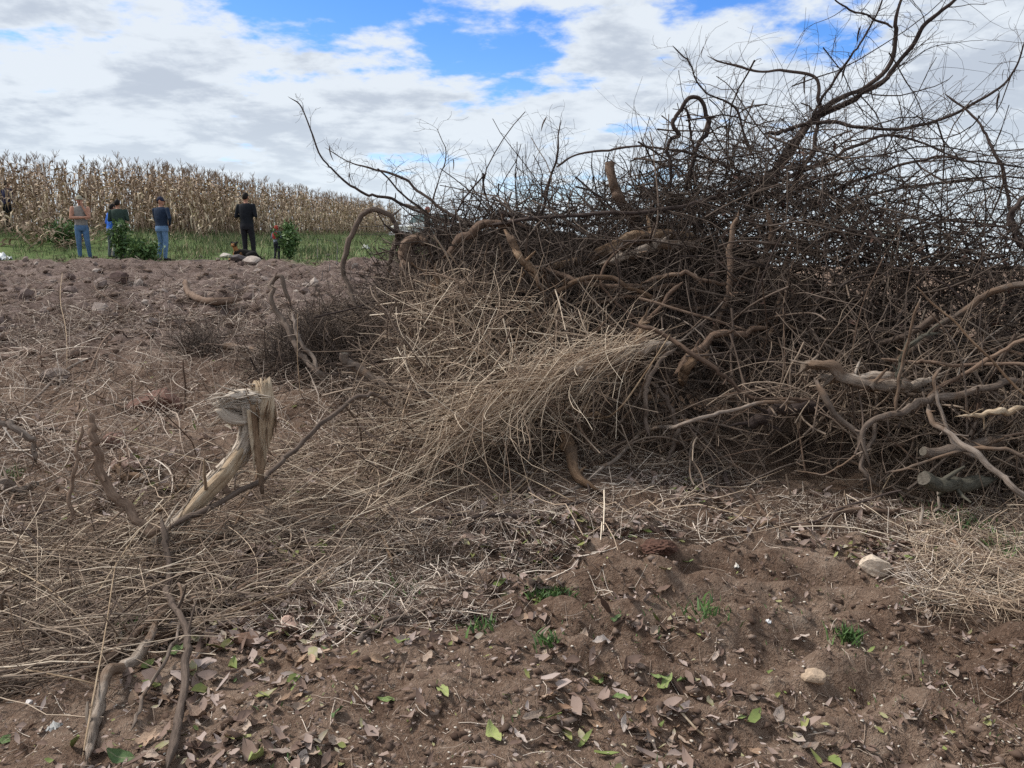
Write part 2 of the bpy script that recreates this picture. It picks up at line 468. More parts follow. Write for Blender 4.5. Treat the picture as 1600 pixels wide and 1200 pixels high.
zx, zy = X.ravel(), Y.ravel()
field_a = sst(zy + .6 * fbm(zx, zy, 2, 8), 7.5, 10.5) * sst(-zx, -3, 0)
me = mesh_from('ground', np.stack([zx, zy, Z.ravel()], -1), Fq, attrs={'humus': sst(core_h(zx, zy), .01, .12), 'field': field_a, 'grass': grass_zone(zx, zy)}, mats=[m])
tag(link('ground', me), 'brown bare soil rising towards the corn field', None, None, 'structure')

# ------------------------------------------------------------------ traced branches
def polyline(spec):
    """spec: (px, py, d) -> world, d = 'g' or ('g', lift) for lying on the ground"""
    out = []
    for s in spec:
        if s[2] == 'g': out.append(G(s[0], s[1], .015))
        elif isinstance(s[2], tuple): out.append(G(s[0], s[1], s[2][1]))
        else: out.append(P(s[0], s[1], s[2]))
    return np.array(out)
def twigs_on(poly, n, ln, r0, g, up=.2, curl=.26, sub=3, lo=.25, hi=1.0, spread=1.0):
    """side twigs and their own side twigs as one tube batch list"""
    t = lo + (hi - lo) * g.random(n)
    i = np.clip((t * (len(poly) - 1)).astype(int), 0, len(poly) - 2)
    st = poly[i]; tan = norm(poly[i + 1] - poly[i])
    d = norm(tan * .75 + rdir(n, g) * spread + np.array([0, 0, up]))
    L = ln * (.35 + .9 * g.random(n)) * (1.15 - .55 * t)
    K = 9
    pts = grow(st, d, L, K, curl, .0, g)
    rad = (r0 * (.6 + .6 * g.random(n)) * (1.1 - .5 * t))[:, None] * np.linspace(1, .35, K)[None]
    parts = [tubes(pts, rad, 4, g.random(n) * .7)]
    if sub:
        m_ = n * sub
        j = np.repeat(np.arange(n), sub); kk = g.integers(1, K - 1, m_)
        st2 = pts[j, kk]; tan2 = norm(pts[j, kk + 1] - pts[j, kk])
        d2 = norm(tan2 * .8 + rdir(m_, g) * .9 + np.array([0, 0, up * .6]))
        p2 = grow(st2, d2, L[j] * (.2 + .45 * g.random(m_)), 6, curl * 1.25, 0, g)
        r2 = (rad[j, kk] * .55)[:, None] * np.linspace(1, .4, 6)[None]
        parts.append(tubes(p2, np.maximum(r2, .0012), 3, g.random(m_) * .7))
    return merge(parts)
_bn = [0]
def disc_fan(c, axis, r, g, n=10, jag=.15):
    axis = axis / np.linalg.norm(axis)
    a = np.cross(axis, [0, 0, 1.]) if abs(axis[2]) < .9 else np.cross(axis, [1., 0, 0])
    a /= np.linalg.norm(a); b_ = np.cross(axis, a)
    V = [c + axis * r * .12]
    for i in range(n):
        an = i * 2 * math.pi / n
        V.append(c + (a * math.cos(an) + b_ * math.sin(an)) * r * (1 + jag * g.normal()) + axis * r * jag * g.normal())
    return np.array(V), np.array([[0, 1 + i, 1 + (i + 1) % n] for i in range(n)])
def branch(name, label, spec, r, mat='bark_dark', S=8, rough=.10, cat='branch', group=None, twig=None, ends=(), wob=.012, n=None, twigmat='twig', flat=1.0):
    """one traced branch: r in metres at start, end (or list); ends = cut ends to cap; twig = (count, length, radius[, up])"""
    _bn[0] += 1; g = np.random.default_rng(1000 + _bn[0])
    pl = polyline(spec)
    n = n or max(18, min(80, int(len(pl) * 11)))
    c = crom(pl, n)
    r = np.asarray(r, float)
    rad = np.interp(np.linspace(0, 1, n), np.linspace(0, 1, len(r)), r)
    w = g.normal(0, 1, (n, 3))
    for _ in range(max(4, n // 5)): w = (w + np.concatenate([w[:1], w[:-1]]) + np.concatenate([w[1:], w[-1:]])) / 3
    w = w / max(w.std(), 1e-6) * wob * .9
    k_ = max(3, len(pl)); kink = np.stack([np.interp(np.arange(n), np.sort(g.choice(n, min(n, k_ * 2), False)), g.normal(0, wob * .95, min(n, k_ * 2))) for _ in range(3)], -1)
    w = w + kink
    c = c + w * np.minimum(1, rad / .02)[:, None]
    if 0 not in ends: rad[:3] = rad[:3] * np.array([.35, .7, .9])
    if 1 not in ends: rad[-3:] = rad[-3:] * np.array([.9, .65, .25])
    base = c[0].copy()
    V, Fq, at = tubes(c[None], rad[None], S, None, rough, True, 1000 + _bn[0], flat)
    V = V.reshape(n, S, 3)
    for e, ax in ((0, c[0] - c[1]), (n - 1, c[-1] - c[-2])):
        if (0 if e == 0 else 1) not in ends and rad.max() > .012:
            V[e] += ax / np.linalg.norm(ax) * (g.random(S) * rad.max() * 2.2)[:, None]
    V = V.reshape(-1, 3)
    if r.max() > .009 and cat in ('branch', 'root', 'vine', 'log'):      # broken side stubs
        ns = int(g.integers(2, 6)); kk_ = g.integers(2, n - 3, ns)
        tn = norm(c[kk_ + 1] - c[kk_]); dr = norm(tn * .6 + rdir(ns, g))
        sp_ = grow(c[kk_], dr, rad[kk_] * 2 + .02 + .10 * g.random(ns), 4, .15, 0, g)
        sv, sf, sa = tubes(sp_, (rad[kk_] * (.3 + .25 * g.random(ns)))[:, None] * np.array([1.2, .9, .75, .4])[None], 5, None, .1, True, 7)
        V, Fq, at = merge([(V, Fq, at), (sv, sf, sa)])
    # close both ends
    Ft = []
    for e in (0, n - 1):
        ring = np.arange(S) + e * S
        for i in range(1, S - 1):
            Ft.append([ring[0], ring[i + 1], ring[i]] if e == 0 else [ring[0], ring[i], ring[i + 1]])
    o = link(name, mesh_from(name, V - base, Fq, np.array(Ft), at, mats=[M[mat]]), loc=base)
    tag(o, label, cat, group)
    for e in ends:
        k = 0 if e == 0 else n - 1
        ax = c[0] - c[1] if e == 0 else c[-1] - c[-2]
        dV, dF = disc_fan(c[k] + ax / np.linalg.norm(ax) * .002, ax, rad[k] * .97, g, 11, .05)
        fb = (dV - dV[0]) + 3.0
        link('cut_end', mesh_from('cut_end', dV - base, None, dF, {'fib': fb * .5}, mats=[M['cut_grey']]), o)
    if twig:
        tv, tf, ta = twigs_on(c, twig[0], twig[1], twig[2], g, *(twig[3:4]))
        link('twigs', mesh_from('twigs', tv - base, tf, attrs=ta, mats=[M[twigmat]]), o)
    return o, c
#@TRACED
# ------------------------------------------------------------------ tall dark limbs against the sky
SKYG = 'dark limbs rising out of the top of the brush pile'
branch('branch', 'long dark limb sweeping up to the top edge of the picture, outermost of the pair', [(1165, 330, 7.6), (1199, 277, 7.4), (1270, 191, 7.2), (1349, 146, 7.0), (1416, 84, 6.9), (1446, 37, 6.85), (1495, -6, 6.8), (1530, -40, 6.8)], [.030, .022, .012], twig=(30, .75, .005), group=SKYG)
branch('branch', 'dark limb that bends straight upward beside the outermost sweeping limb', [(1160, 345, 7.3), (1210, 270, 7.2), (1281, 176, 7.1), (1356, 135, 7.0), (1394, 90, 6.95), (1397, 37, 6.9), (1409, -5, 6.9), (1420, -40, 6.9)], [.028, .022, .010], twig=(26, .7, .005), group=SKYG)
branch('branch', 'short hooked dark limb bent over level above the densest brush', [(1240, 300, 7.1), (1277, 200, 7.1), (1281, 161, 7.1), (1281, 127, 7.1), (1232, 109, 7.1), (1187, 109, 7.1), (1131, 97, 7.0), (1110, 88, 7.0)], [.022, .016, .006], twig=(16, .5, .004), group=SKYG)
branch('branch', 'long slender limb arcing out over the lower brush with dark pods on it', [(1200, 215, 7.0), (1292, 191, 6.9), (1337, 200, 6.8), (1394, 199, 6.7), (1450, 189, 6.6), (1506, 171, 6.5), (1555, 139, 6.4), (1589, 101, 6.35), (1604, 60, 6.3)], [.018, .013, .006], twig=(30, .6, .004), group=SKYG)
branch('branch', 'low springing limb running level above the tangle towards the picture edge', [(1180, 300, 6.9), (1285, 255, 6.8), (1375, 214, 6.7), (1424, 217, 6.7), (1480, 240, 6.6), (1540, 262, 6.5)], [.018, .012, .005], twig=(24, .6, .004), group=SKYG)
branch('branch', 'thin branch dropping in from the top edge onto the bent limb', [(1297, -8, 6.9), (1337, 19, 6.9), (1375, 30, 6.9), (1397, 41, 6.9)], [.006, .010], twig=(8, .4, .003), group=SKYG)
branch('branch', 'straight slanting branch between the hooked limb and the bent limb', [(1270, 185, 7.1), (1285, 150, 7.05), (1322, 97, 7.0), (1360, 45, 6.95), (1382, -5, 6.9)], [.012, .007], twig=(14, .5, .0035), group=SKYG)
branch('branch', 'spindly branch with a forked tip reaching out ahead of the loop', [(1170, 240, 7.0), (1150, 170, 7.0), (1110, 150, 7.0), (1088, 125, 6.95), (1079, 101, 6.9), (1052, 71, 6.9)], [.012, .005], twig=(14, .45, .0035), group=SKYG)
branch('vine', 'thick dark vine bent into a closed loop above the brush', [(1048, 300, 6.9), (1049, 225, 6.9), (1064, 210, 6.9), (1054, 197, 6.9), (1053, 185, 6.9), (1067, 163, 6.9), (1080, 153, 6.9), (1099, 156, 6.9), (1109, 176, 6.9), (1105, 210, 6.9), (1090, 236, 6.9), (1070, 300, 6.95)], [.012, .017, .018, .014], 'bark_dark', cat='vine')
branch('vine', 'thin dark vine hanging inside the closed loop', [(1068, 166, 6.92), (1075, 190, 6.95), (1077, 205, 6.95), (1086, 240, 7.0)], [.011, .009], 'bark_dark', cat='vine')
branch('branch', 'drooping branch crossing the pale sky low by the picture edge', [(1250, 330, 6.9), (1311, 292, 6.7), (1375, 270, 6.5), (1450, 247, 6.3), (1525, 251, 6.1), (1610, 262, 6.0)], [.016, .010, .006], twig=(30, .6, .0038, .0), group=SKYG)
branch('branch', 'dark branch curving down through the thin twigs by the picture edge', [(1480, 150, 6.3), (1514, 176, 6.2), (1540, 206, 6.1), (1562, 255, 6.0), (1574, 310, 6.0), (1590, 365, 5.9)], [.006, .011, .013], twig=(22, .5, .0035), group=SKYG)
branch('branch', 'stout bent branch cut by the picture edge above the pale sticks', [(1612, 290, 5.7), (1590, 325, 5.7), (1580, 345, 5.7), (1585, 370, 5.7), (1612, 405, 5.7)], [.014, .018, .02], twig=(8, .45, .0035), group=SKYG)
branch('branch', 'reddish leafy branch lying out level over the far end of the pile', [(1300, 330, 7.0), (1390, 300, 6.8), (1470, 285, 6.6), (1550, 275, 6.4), (1620, 280, 6.2)], [.014, .006], twig=(30, .55, .0035, .1), group=SKYG)
branch('branch', 'arched thin branch crossing under the leafy one at the far end', [(1330, 420, 6.9), (1400, 370, 6.6), (1480, 345, 6.3), (1550, 350, 6.1), (1620, 380, 5.9)], [.014, .008], twig=(26, .55, .0035, .1), group=SKYG)
# ------------------------------------------------------------------ branches over the middle and far end of the pile
MIDG = 'branches lying across the middle of the pile'
branch('branch', 'slim bare branch curving up highest on its own at the corn field end', [(720, 350, 7.9), (650, 330, 8.0), (610, 310, 8.0), (565, 297, 8.0), (530, 275, 8.0), (500, 240, 8.0), (485, 200, 8.0), (470, 165, 8.0), (453, 153, 8.0)], [.016, .012, .005], twig=(14, .35, .003, .1), group=MIDG)
branch('branch', 'dark branch with hanging pods just above the high slim one', [(740, 350, 7.6), (690, 330, 7.7), (650, 295, 7.8), (620, 275, 7.8), (580, 262, 7.8), (550, 255, 7.8), (512, 233, 7.8)], [.017, .012, .004], twig=(34, .4, .003, .2), group=MIDG)
branch('branch', 'fine branching sapling standing thin against the sky', [(672, 330, 7.8), (683, 290, 7.8), (697, 245, 7.8), (690, 220, 7.8), (683, 200, 7.8)], [.008, .003], twig=(12, .5, .0025, .5), group=MIDG)
branch('branch', 'upright dark sapling rising from the twiggy crest beside the cut stub', [(835, 370, 7.3), (855, 300, 7.3), (868, 250, 7.2), (872, 215, 7.2), (876, 195, 7.2)], [.018, .006], twig=(20, .5, .0035, .3), group=MIDG)
branch('branch', 'bowed branch reaching level across the sky from the upright sapling', [(868, 260, 7.2), (895, 245, 7.1), (940, 236, 7.05), (990, 230, 7.0), (1030, 232, 7.0), (1085, 240, 7.0), (1140, 262, 7.0)], [.009, .010, .012], twig=(16, .4, .003, .4), group=MIDG)
branch('branch', 'long straight dark pole laid level across the top of the pile', [(770, 343, 6.9), (850, 342, 6.75), (900, 340, 6.7), (1000, 335, 6.6), (1060, 325, 6.6), (1130, 305, 6.7), (1230, 270, 6.8)], [.016, .017, .014], twig=(8, .5, .004), group=MIDG)
branch('stump', 'upright sawn branch stub with a flat top', [(1010, 400, 7.2), (1000, 362, 7.1), (985, 336, 7.05), (966, 312, 7.0), (955, 288, 7.0), (952, 256, 7.0)], [.075, .066, .055, .045, .04, .038], 'bark_brown', 12, .06, 'stump', ends=(1,))
branch('log', 'broad split log paling to cream below the sawn stub', [(850, 425, 6.8), (905, 402, 6.75), (975, 380, 6.7), (1035, 368, 6.7), (1085, 375, 6.75)], [.02, .05, .06, .035], 'wood_orange', 12, .24, 'log')
branch('log', 'second split log lying just under the broad cream one', [(940, 412, 6.6), (985, 395, 6.6), (1030, 382, 6.6), (1090, 385, 6.65)], [.03, .04, .035], 'wood_weathered', 10, .16, 'log')
branch('branch', 'thick bowed brown branch over the twiggy shoulder of the pile', [(700, 395, 7.0), (725, 370, 7.0), (755, 353, 6.95), (790, 350, 6.9), (820, 355, 6.9)], [.032, .034, .02], 'bark_brown', 10, .14, group=MIDG)
branch('branch', 'peeled brown limb leaning down from the crest over the straw', [(795, 365, 6.6), (805, 385, 6.5), (820, 410, 6.45), (838, 430, 6.4), (850, 450, 6.4)], [.03, .032, .018], 'wood_orange', 10, .2, group=MIDG)
branch('stump', 'curled brown stump with a ragged lip beside the bent arch', [(652, 450, 7.6), (640, 425, 7.6), (634, 400, 7.6), (640, 383, 7.6), (655, 376, 7.55), (672, 380, 7.5)], [.05, .06, .07, .062, .05, .03], 'bark_brown', 12, .14, 'stump', ends=(1,))
branch('vine', 'thick bent vine standing as a tall arch before the corn', [(560, 500, 7.9), (548, 460, 7.95), (540, 425, 8.0), (544, 385, 8.0), (558, 348, 8.0), (582, 328, 8.0), (606, 335, 8.0), (617, 350, 8.0), (620, 372, 8.0), (609, 402, 8.0), (606, 425, 8.0)], [.022, .024, .026, .027, .026, .02], 'vine', cat='vine')
branch('branch', 'forked dark stick crossing the foot of the arch vine', [(602, 352, 7.9), (620, 362, 7.9), (640, 372, 7.8), (665, 385, 7.8)], [.014, .02], 'bark_dark')
branch('branch', 'short dark prop leaning on the arch vine', [(616, 352, 7.95), (622, 375, 7.95), (629, 395, 7.95)], [.014, .016], 'bark_dark')
branch('vine', 'grey vine hooped over beside the black dry bush', [(508, 590, 7.0), (485, 568, 7.1), (463, 538, 7.2), (440, 500, 7.3), (427, 465, 7.35), (429, 440, 7.4), (440, 432, 7.4), (447, 448, 7.4), (452, 480, 7.4)], [.02, .025, .025, .022, .014], 'vine', cat='vine')
branch('branch', 'second pale stem forking from the foot of the hooped vine', [(505, 592, 6.95), (488, 560, 7.05), (470, 525, 7.15), (458, 490, 7.2)], [.022, .015], 'bark_grey')
branch('log', 'pale upright stem standing in the straw like a post', [(700, 640, 6.4), (694, 590, 6.45), (690, 540, 6.5), (685, 480, 6.55), (680, 425, 6.6)], [.035, .033, .03, .024], 'wood_orange', 9, .14, 'log')
branch('log', 'brown broken log with a sawn end poking up from the twigs', [(700, 628, 5.75), (650, 618, 5.75), (612, 610, 5.75), (575, 585, 5.8), (548, 567, 5.85), (546, 545, 5.85)], [.045, .046, .045, .038, .033, .028], 'bark_grey', 11, .12, 'log', ends=(1,))
branch('log', 'grey barked log half buried near the black dry bush', [(352, 555, ('g', .10)), (395, 566, ('g', .14)), (450, 577, ('g', .14)), (505, 590, ('g', .10))], [.035, .045, .045, .04], 'bark_grey', 10, .08, 'log', ends=(0,))
branch('log', 'short bent dark log lying alone on the stony field', [(290, 458, ('g', .16)), (298, 470, ('g', .07)), (325, 476, ('g', .06)), (350, 477, ('g', .06)), (368, 477, ('g', .06))], [.05, .055, .06, .05], 'bark_brown', 10, .12, 'log', ends=(0,))
branch('log', 'weathered grey trunk lying out from the pile under the draped straw', [(690, 652, 5.25), (730, 648, 5.27), (790, 625, 5.32), (850, 595, 5.4), (920, 570, 5.5), (985, 548, 5.7), (1050, 540, 5.95)], [.02, .034, .048, .052, .046, .04], 'wood_weathered', 14, .24, 'log')
branch('branch', 'pale torn limb running beside the weathered trunk', [(850, 640, 5.45), (910, 600, 5.5), (960, 575, 5.6), (1010, 545, 5.7), (1060, 542, 5.8)], [.02, .028, .022], 'wood_weathered', 9, .14)
branch('branch', 'torn spike of brown wood jutting up at the end of the trunk', [(960, 580, 5.8), (985, 555, 5.8), (1000, 525, 5.8), (1008, 490, 5.8)], [.04, .035, .01], 'wood_orange', 8, .18)
branch('branch', 'long reddish branch arching down from the trunk to the root ball', [(985, 505, 5.6), (1040, 525, 5.5), (1090, 560, 5.4), (1140, 598, 5.35), (1190, 618, 5.3), (1265, 624, 5.25)], [.012, .016, .015, .013], 'bark_brown', 8, .08, twig=(8, .4, .004), twigmat='twig_light')
branch('branch', 'long straight stick slanting up from the litter to the root ball', [(870, 780, 'g'), (940, 748, ('g', .06)), (1000, 706, ('g', .12)), (1065, 662, 5.15), (1130, 643, 5.15), (1190, 625, 5.2), (1255, 628, 5.25)], [.012, .014, .012], 'bark_grey', 8, .08)
branch('branch', 'upright dark stem with a light edge in front of the black hollow', [(1142, 340, 6.4), (1140, 400, 6.35), (1139, 448, 6.3), (1122, 490, 6.3), (1108, 525, 6.3)], [.022, .026, .022], 'bark_brown', 9, .12)
branch('branch', 'slanting brown stem second behind the upright dark stem', [(1200, 330, 6.5), (1195, 410, 6.4), (1183, 470, 6.35), (1175, 520, 6.3)], [.02, .024], 'bark_brown', 9, .08)
branch('branch', 'bent brown limb lying across the foot of the upright stem', [(1060, 575, 6.0), (1085, 545, 6.0), (1120, 525, 6.0), (1165, 515, 6.0), (1200, 512, 6.05)], [.034, .030, .018], 'bark_brown', 10, .14)
branch('vine', 'brown vine looping out of the hollow down to the litter', [(1055, 545, 5.7), (1025, 570, 5.6), (1010, 610, 5.5), (1004, 650, 5.45), (1010, 678, 5.4)], [.014, .018, .014], 'vine', cat='vine')
branch('vine', 'grey vine hooped behind the brown one at the hollow', [(1022, 600, 5.7), (1042, 620, 5.65), (1054, 655, 5.6), (1052, 700, 5.5), (1040, 720, 5.45)], [.016, .018, .014], 'vine', cat='vine')
branch('log', 'orange split branch curling at the mouth of the hollow', [(1075, 605, 5.9), (1070, 585, 5.9), (1080, 565, 5.9), (1100, 555, 5.95)], [.03, .035, .02], 'wood_orange', 9, .15)
branch('log', 'splintered brown spike standing out of the litter below the trunk', [(925, 775, 'g'), (900, 752, ('g', .07)), (884, 715, ('g', .18)), (872, 680, ('g', .30))], [.025, .045, .03, .01], 'wood_orange', 8, .22, 'log')
branch('log', 'pale flat splinter of wood resting under the trunk', [(880, 632, 5.7), (905, 642, 5.7), (940, 652, 5.7)], [.012, .028, .01], 'wood_orange', 8, .1, 'log')
for i, (sp, r_, mm) in enumerate([
    ([(640, 605, 6.5), (720, 595, 6.5), (800, 560, 6.45), (860, 540, 6.5)], [.02, .022], 'bark_brown'),
    ([(640, 480, 6.9), (740, 472, 6.8), (820, 455, 6.8), (900, 430, 6.9)], [.018, .024], 'bark_brown'),
    ([(830, 415, 6.7), (910, 440, 6.5), (990, 450, 6.45), (1060, 445, 6.45)], [.02, .02], 'bark_brown'),
    ([(860, 460, 6.4), (910, 440, 6.3), (960, 440, 6.3), (1040, 470, 6.3)], [.022, .016], 'wood_orange'),
    ([(920, 480, 6.5), (1000, 465, 6.4), (1080, 480, 6.4), (1140, 470, 6.4)], [.014, .014], 'bark_brown'),
    ([(1045, 390, 6.6), (1000, 370, 6.6), (940, 440, 6.4), (1060, 560, 6.1)], [.01, .012], 'bark_brown'),
    ([(1010, 440, 6.4), (1080, 430, 6.3), (1130, 445, 6.3), (1180, 420, 6.4)], [.016, .014], 'bark_brown'),
    ([(1240, 370, 6.4), (1225, 440, 6.3), (1210, 500, 6.2), (1190, 545, 6.1)], [.016, .018], 'bark_brown'),
    ([(1000, 620, 6.1), (980, 560, 6.15), (1010, 500, 6.2), (1065, 440, 6.3)], [.014, .018], 'bark_brown')]):
    branch('branch', ['level brown branch behind the foot of the pale post', 'level brown branch crossing above the straw drape', 'dark bowed branch sagging over the black hollow',
        'peeled curved branch along the upper edge of the black hollow', 'thin branch strung across the black hollow', 'thin crooked branch zigzagging below the split logs',
        'smooth branch bowed in front of the upright dark stem', 'leaning stem on the shaded side past the slanting brown stem', 'stem leaning from the hollow towards the split logs'][i], sp, r_, mm, group=MIDG)
# ------------------------------------------------------------------ roots and logs at the near end
branch('root', 'gnarled pale root mass thrust out of the pile', [(1255, 580, 5.2), (1275, 572, 5.15), (1310, 582, 5.1), (1345, 600, 5.1), (1400, 605, 5.15), (1450, 615, 5.2)], [.018, .036, .034, .038, .032, .02], 'wood_weathered', 12, .26, 'root', twig=(22, .3, .006, -.2), twigmat='twig_light')
branch('root', 'twisted pale root just above the gnarled root mass', [(1290, 578, 5.2), (1340, 588, 5.2), (1385, 592, 5.2), (1420, 606, 5.2), (1470, 600, 5.25)], [.03, .03, .025], 'wood_weathered', 10, .2, 'root')
branch('log', 'dark round log tucked under the gnarled root mass', [(1163, 668, 5.5), (1190, 650, 5.45), (1225, 640, 5.4), (1290, 636, 5.4)], [.035, .045, .05], 'bark_dark', 10, .08, 'log', ends=(0,))
branch('root', 'forked pale root dropping from the root mass to the ground', [(1285, 605, 5.1), (1310, 650, 5.05), (1335, 685, 5.0), (1350, 715, 4.95), (1360, 750, 4.9), (1377, 790, ('g', .08)), (1352, 838, 'g')], [.022, .020, .015, .009, .006, .004], 'bark_grey', 9, .16, 'root', twig=(10, .35, .005, -.3), twigmat='twig_light')
branch('root', 'smooth pale limb elbowing down from the near end of the pile', [(1352, 722, 4.9), (1346, 695, 4.9), (1350, 668, 4.9), (1370, 652, 4.9), (1410, 642, 4.95), (1450, 622, 5.0), (1510, 612, 5.0), (1610, 590, 5.0)], [.012, .018, .024, .023, .022, .022], 'bark_grey', 10, .15, 'root')
branch('root', 'thin root trailing sideways from the forked pale root', [(1360, 700, 4.95), (1330, 715, 4.95), (1290, 740, 5.0), (1240, 735, 5.1)], [.008, .004], 'bark_grey', 7, .1, 'root')
branch('log', 'sawn mossy log end showing low under the near end of the pile', [(1447, 762, 4.55), (1490, 757, 4.7), (1540, 750, 4.85)], [.042, .045, .045], 'log_green', 14, .06, 'log', ends=(0,))
branch('log', 'brown sawn log lying just above the mossy log end', [(1443, 706, 4.75), (1490, 700, 4.85), (1560, 688, 5.0)], [.03, .04, .04], 'bark_grey', 12, .06, 'log', ends=(0,))
branch('log', 'bright split stick lying in the shade by the picture edge', [(1500, 651, 4.7), (1545, 645, 4.7), (1600, 634, 4.7)], [.006, .018, .02], 'wood_pale', 8, .1, 'log')
branch('branch', 'thick curved branch coming in from the picture edge above the pale sticks', [(1612, 440, 5.2), (1545, 458, 5.3), (1490, 492, 5.4), (1440, 530, 5.5), (1392, 578, 5.5)], [.022, .02, .016], 'bark_grey', 9, .08)
branch('branch', 'bare stick standing steeply out of the root mass', [(1437, 466, 4.9), (1425, 520, 4.95), (1408, 570, 5.0), (1397, 640, 5.0)], [.007, .011], 'wood_weathered', 7)
branch('branch', 'long thin cane slanting down towards the picture edge', [(1436, 450, 5.0), (1490, 505, 4.9), (1545, 560, 4.8), (1612, 625, 4.7)], [.006, .008], 'wood_orange', 7)
branch('branch', 'dark grey pole sloping down to the bottom of the near end', [(1440, 640, 4.8), (1500, 690, 4.6), (1560, 740, 4.45), (1612, 790, 4.35)], [.016, .018], 'bark_grey', 8)
for i, (sp, r_, mm) in enumerate([
    ([(1380, 560, 5.2), (1480, 570, 5.1), (1610, 568, 5.0)], [.010, .012], 'bark_brown'),
    ([(1470, 570, 5.0), (1465, 610, 4.95), (1490, 690, 4.85), (1530, 720, 4.8)], [.010, .012], 'bark_grey'),
    ([(1395, 600, 5.1), (1410, 555, 5.1), (1430, 535, 5.1), (1460, 520, 5.15)], [.02, .014], 'log_green'),
    ([(1610, 530, 4.9), (1540, 565, 5.0), (1480, 600, 5.1), (1430, 640, 5.1)], [.012, .016], 'bark_brown'),
    ([(1380, 740, 4.85), (1450, 720, 4.75), (1540, 700, 4.6), (1612, 715, 4.5)], [.008, .012], 'bark_grey')]):
    branch('branch', ['level brown stick in front of the near end of the pile', 'grey vine-like stick bowed downward near the sawn logs', 'greenish crooked stub above the gnarled roots',
        'brown stick sloping from the picture edge to the root mass', 'thin grey stick passing over the sawn logs'][i], sp, r_, mm)
branch('branch', 'long brown branch lying on the ground before the near end of the pile', [(1168, 768, 'g'), (1190, 800, ('g', .03)), (1225, 824, ('g', .02)), (1285, 824, ('g', .02)), (1335, 808, ('g', .03)), (1440, 806, ('g', .02)), (1530, 795, ('g', .03))], [.012, .016, .022, .022, .015], 'bark_brown', 9, .1)
branch('branch', 'dark forked stick sloping down into the litter before the hollow', [(1075, 715, ('g', .12)), (1120, 745, ('g', .1)), (1160, 790, 'g')], [.012, .018], 'bark_dark', 8)
branch('branch', 'long dark branch lying flat across the middle litter', [(590, 838, 'g'), (660, 830, ('g', .02)), (720, 818, ('g', .03)), (800, 816, ('g', .02)), (870, 802, ('g', .02)), (930, 780, 'g')], [.008, .014, .014, .008], 'bark_dark', 8)
branch('branch', 'grey forked stick lying on bare soil below the litter', [(558, 1010, 'g'), (585, 997, ('g', .02)), (620, 980, ('g', .02)), (660, 962, ('g', .015))], [.011, .009, .005], 'bark_grey', 8, .08, twig=(3, .2, .003, .0), twigmat='twig_light')
# ------------------------------------------------------------------ foreground at the corn field side
branch('branch', 'dark hooked branch with a pale broken tip standing before the torn stump', [(134, 642, 4.05), (147, 690, 4.02), (168, 750, 4.0), (200, 798, 3.98), (240, 822, 3.95), (258, 822, 3.95)], [.016, .020, .023, .024, .022], 'bark_brown', 10, .08, ends=(0,))
branch('vine', 'long smooth vine arching from the hooked branch over the straw', [(252, 824, 3.95), (295, 808, 4.0), (370, 772, 4.2), (440, 722, 4.5), (510, 660, 4.85), (555, 622, 5.05), (590, 616, 5.2), (612, 634, 5.25)], [.014, .015, .014, .012], 'vine', cat='vine')
branch('root', 'smooth root running down from the hooked branch to the bottom edge', [(258, 820, 3.95), (263, 870, 3.75), (266, 930, 3.45), (275, 985, ('g', .12)), (292, 1030, ('g', .09)), (298, 1075, ('g', .06)), (290, 1130, ('g', .04)), (262, 1205, ('g', .03))], [.017, .015, .013, .014, .016], 'vine', 9, .06, 'root')
branch('root', 'thin root splitting off and rejoining the smooth root', [(266, 925, 3.47), (282, 970, ('g', .16)), (284, 1010, ('g', .08)), (262, 1045, ('g', .04)), (235, 1080, ('g', .02)), (205, 1150, 'g')], [.006, .007, .005], 'bark_grey', 7, .1, 'root')
branch('log', 'split stake with torn pale fibres in the bottom corner', [(262, 972, ('g', .05)), (225, 1020, ('g', .05)), (190, 1070, ('g', .04)), (165, 1115, ('g', .03)), (135, 1205, ('g', .02))], [.014, .017, .022, .02, .012], 'wood_weathered', 9, .2, 'log')
branch('branch', 'dark branch lying flat into the split stake', [(480, 888, ('g', .04)), (400, 920, ('g', .05)), (330, 950, ('g', .05)), (262, 975, ('g', .05)), (150, 1050, ('g', .02)), (20, 1090, 'g')], [.008, .013, .016, .014, .01], 'bark_brown', 8, .1)
branch('branch', 'second dark branch lying flat nearer the camera than the first', [(520, 925, ('g', .03)), (430, 950, ('g', .04)), (340, 975, ('g', .03)), (270, 1000, ('g', .03)), (170, 1030, ('g', .02))], [.006, .011, .011, .007], 'bark_brown', 8, .1)
branch('branch', 'dark thin branch bowed through the straw above the split stake', [(30, 845, ('g', .12)), (75, 885, ('g', .08)), (130, 905, ('g', .06)), (200, 917, ('g', .05)), (310, 915, ('g', .03))], [.007, .009, .006], 'bark_dark', 8, .08, twig=(5, .3, .003))
branch('branch', 'upright dark stick before the stones', [(130, 665, 4.3), (120, 720, 4.25), (112, 770, 4.2), (107, 815, 4.15)], [.008, .011], 'bark_brown', 8)
branch('branch', 'short forked grey branch by the picture edge behind the straw', [(-12, 652, 4.7), (30, 668, 4.7), (48, 690, 4.7), (55, 720, 4.7)], [.018, .014], 'bark_grey', 9, .1, twig=(4, .3, .006), twigmat='twig_light')
branch('log', 'tan peeled log half under the straw beside the stones', [(172, 742, 'g'), (200, 752, ('g', .03)), (262, 768, ('g', .03)), (300, 775, 'g')], [.022, .026, .024], 'wood_orange', 10, .08, 'log', ends=(0,))
branch('log', 'ash grey broken log lying at the picture edge', [(-15, 780, ('g', .04)), (20, 778, ('g', .05)), (60, 772, ('g', .04))], [.03, .035, .02], 'bark_grey', 10, .14, 'log', ends=(1,))
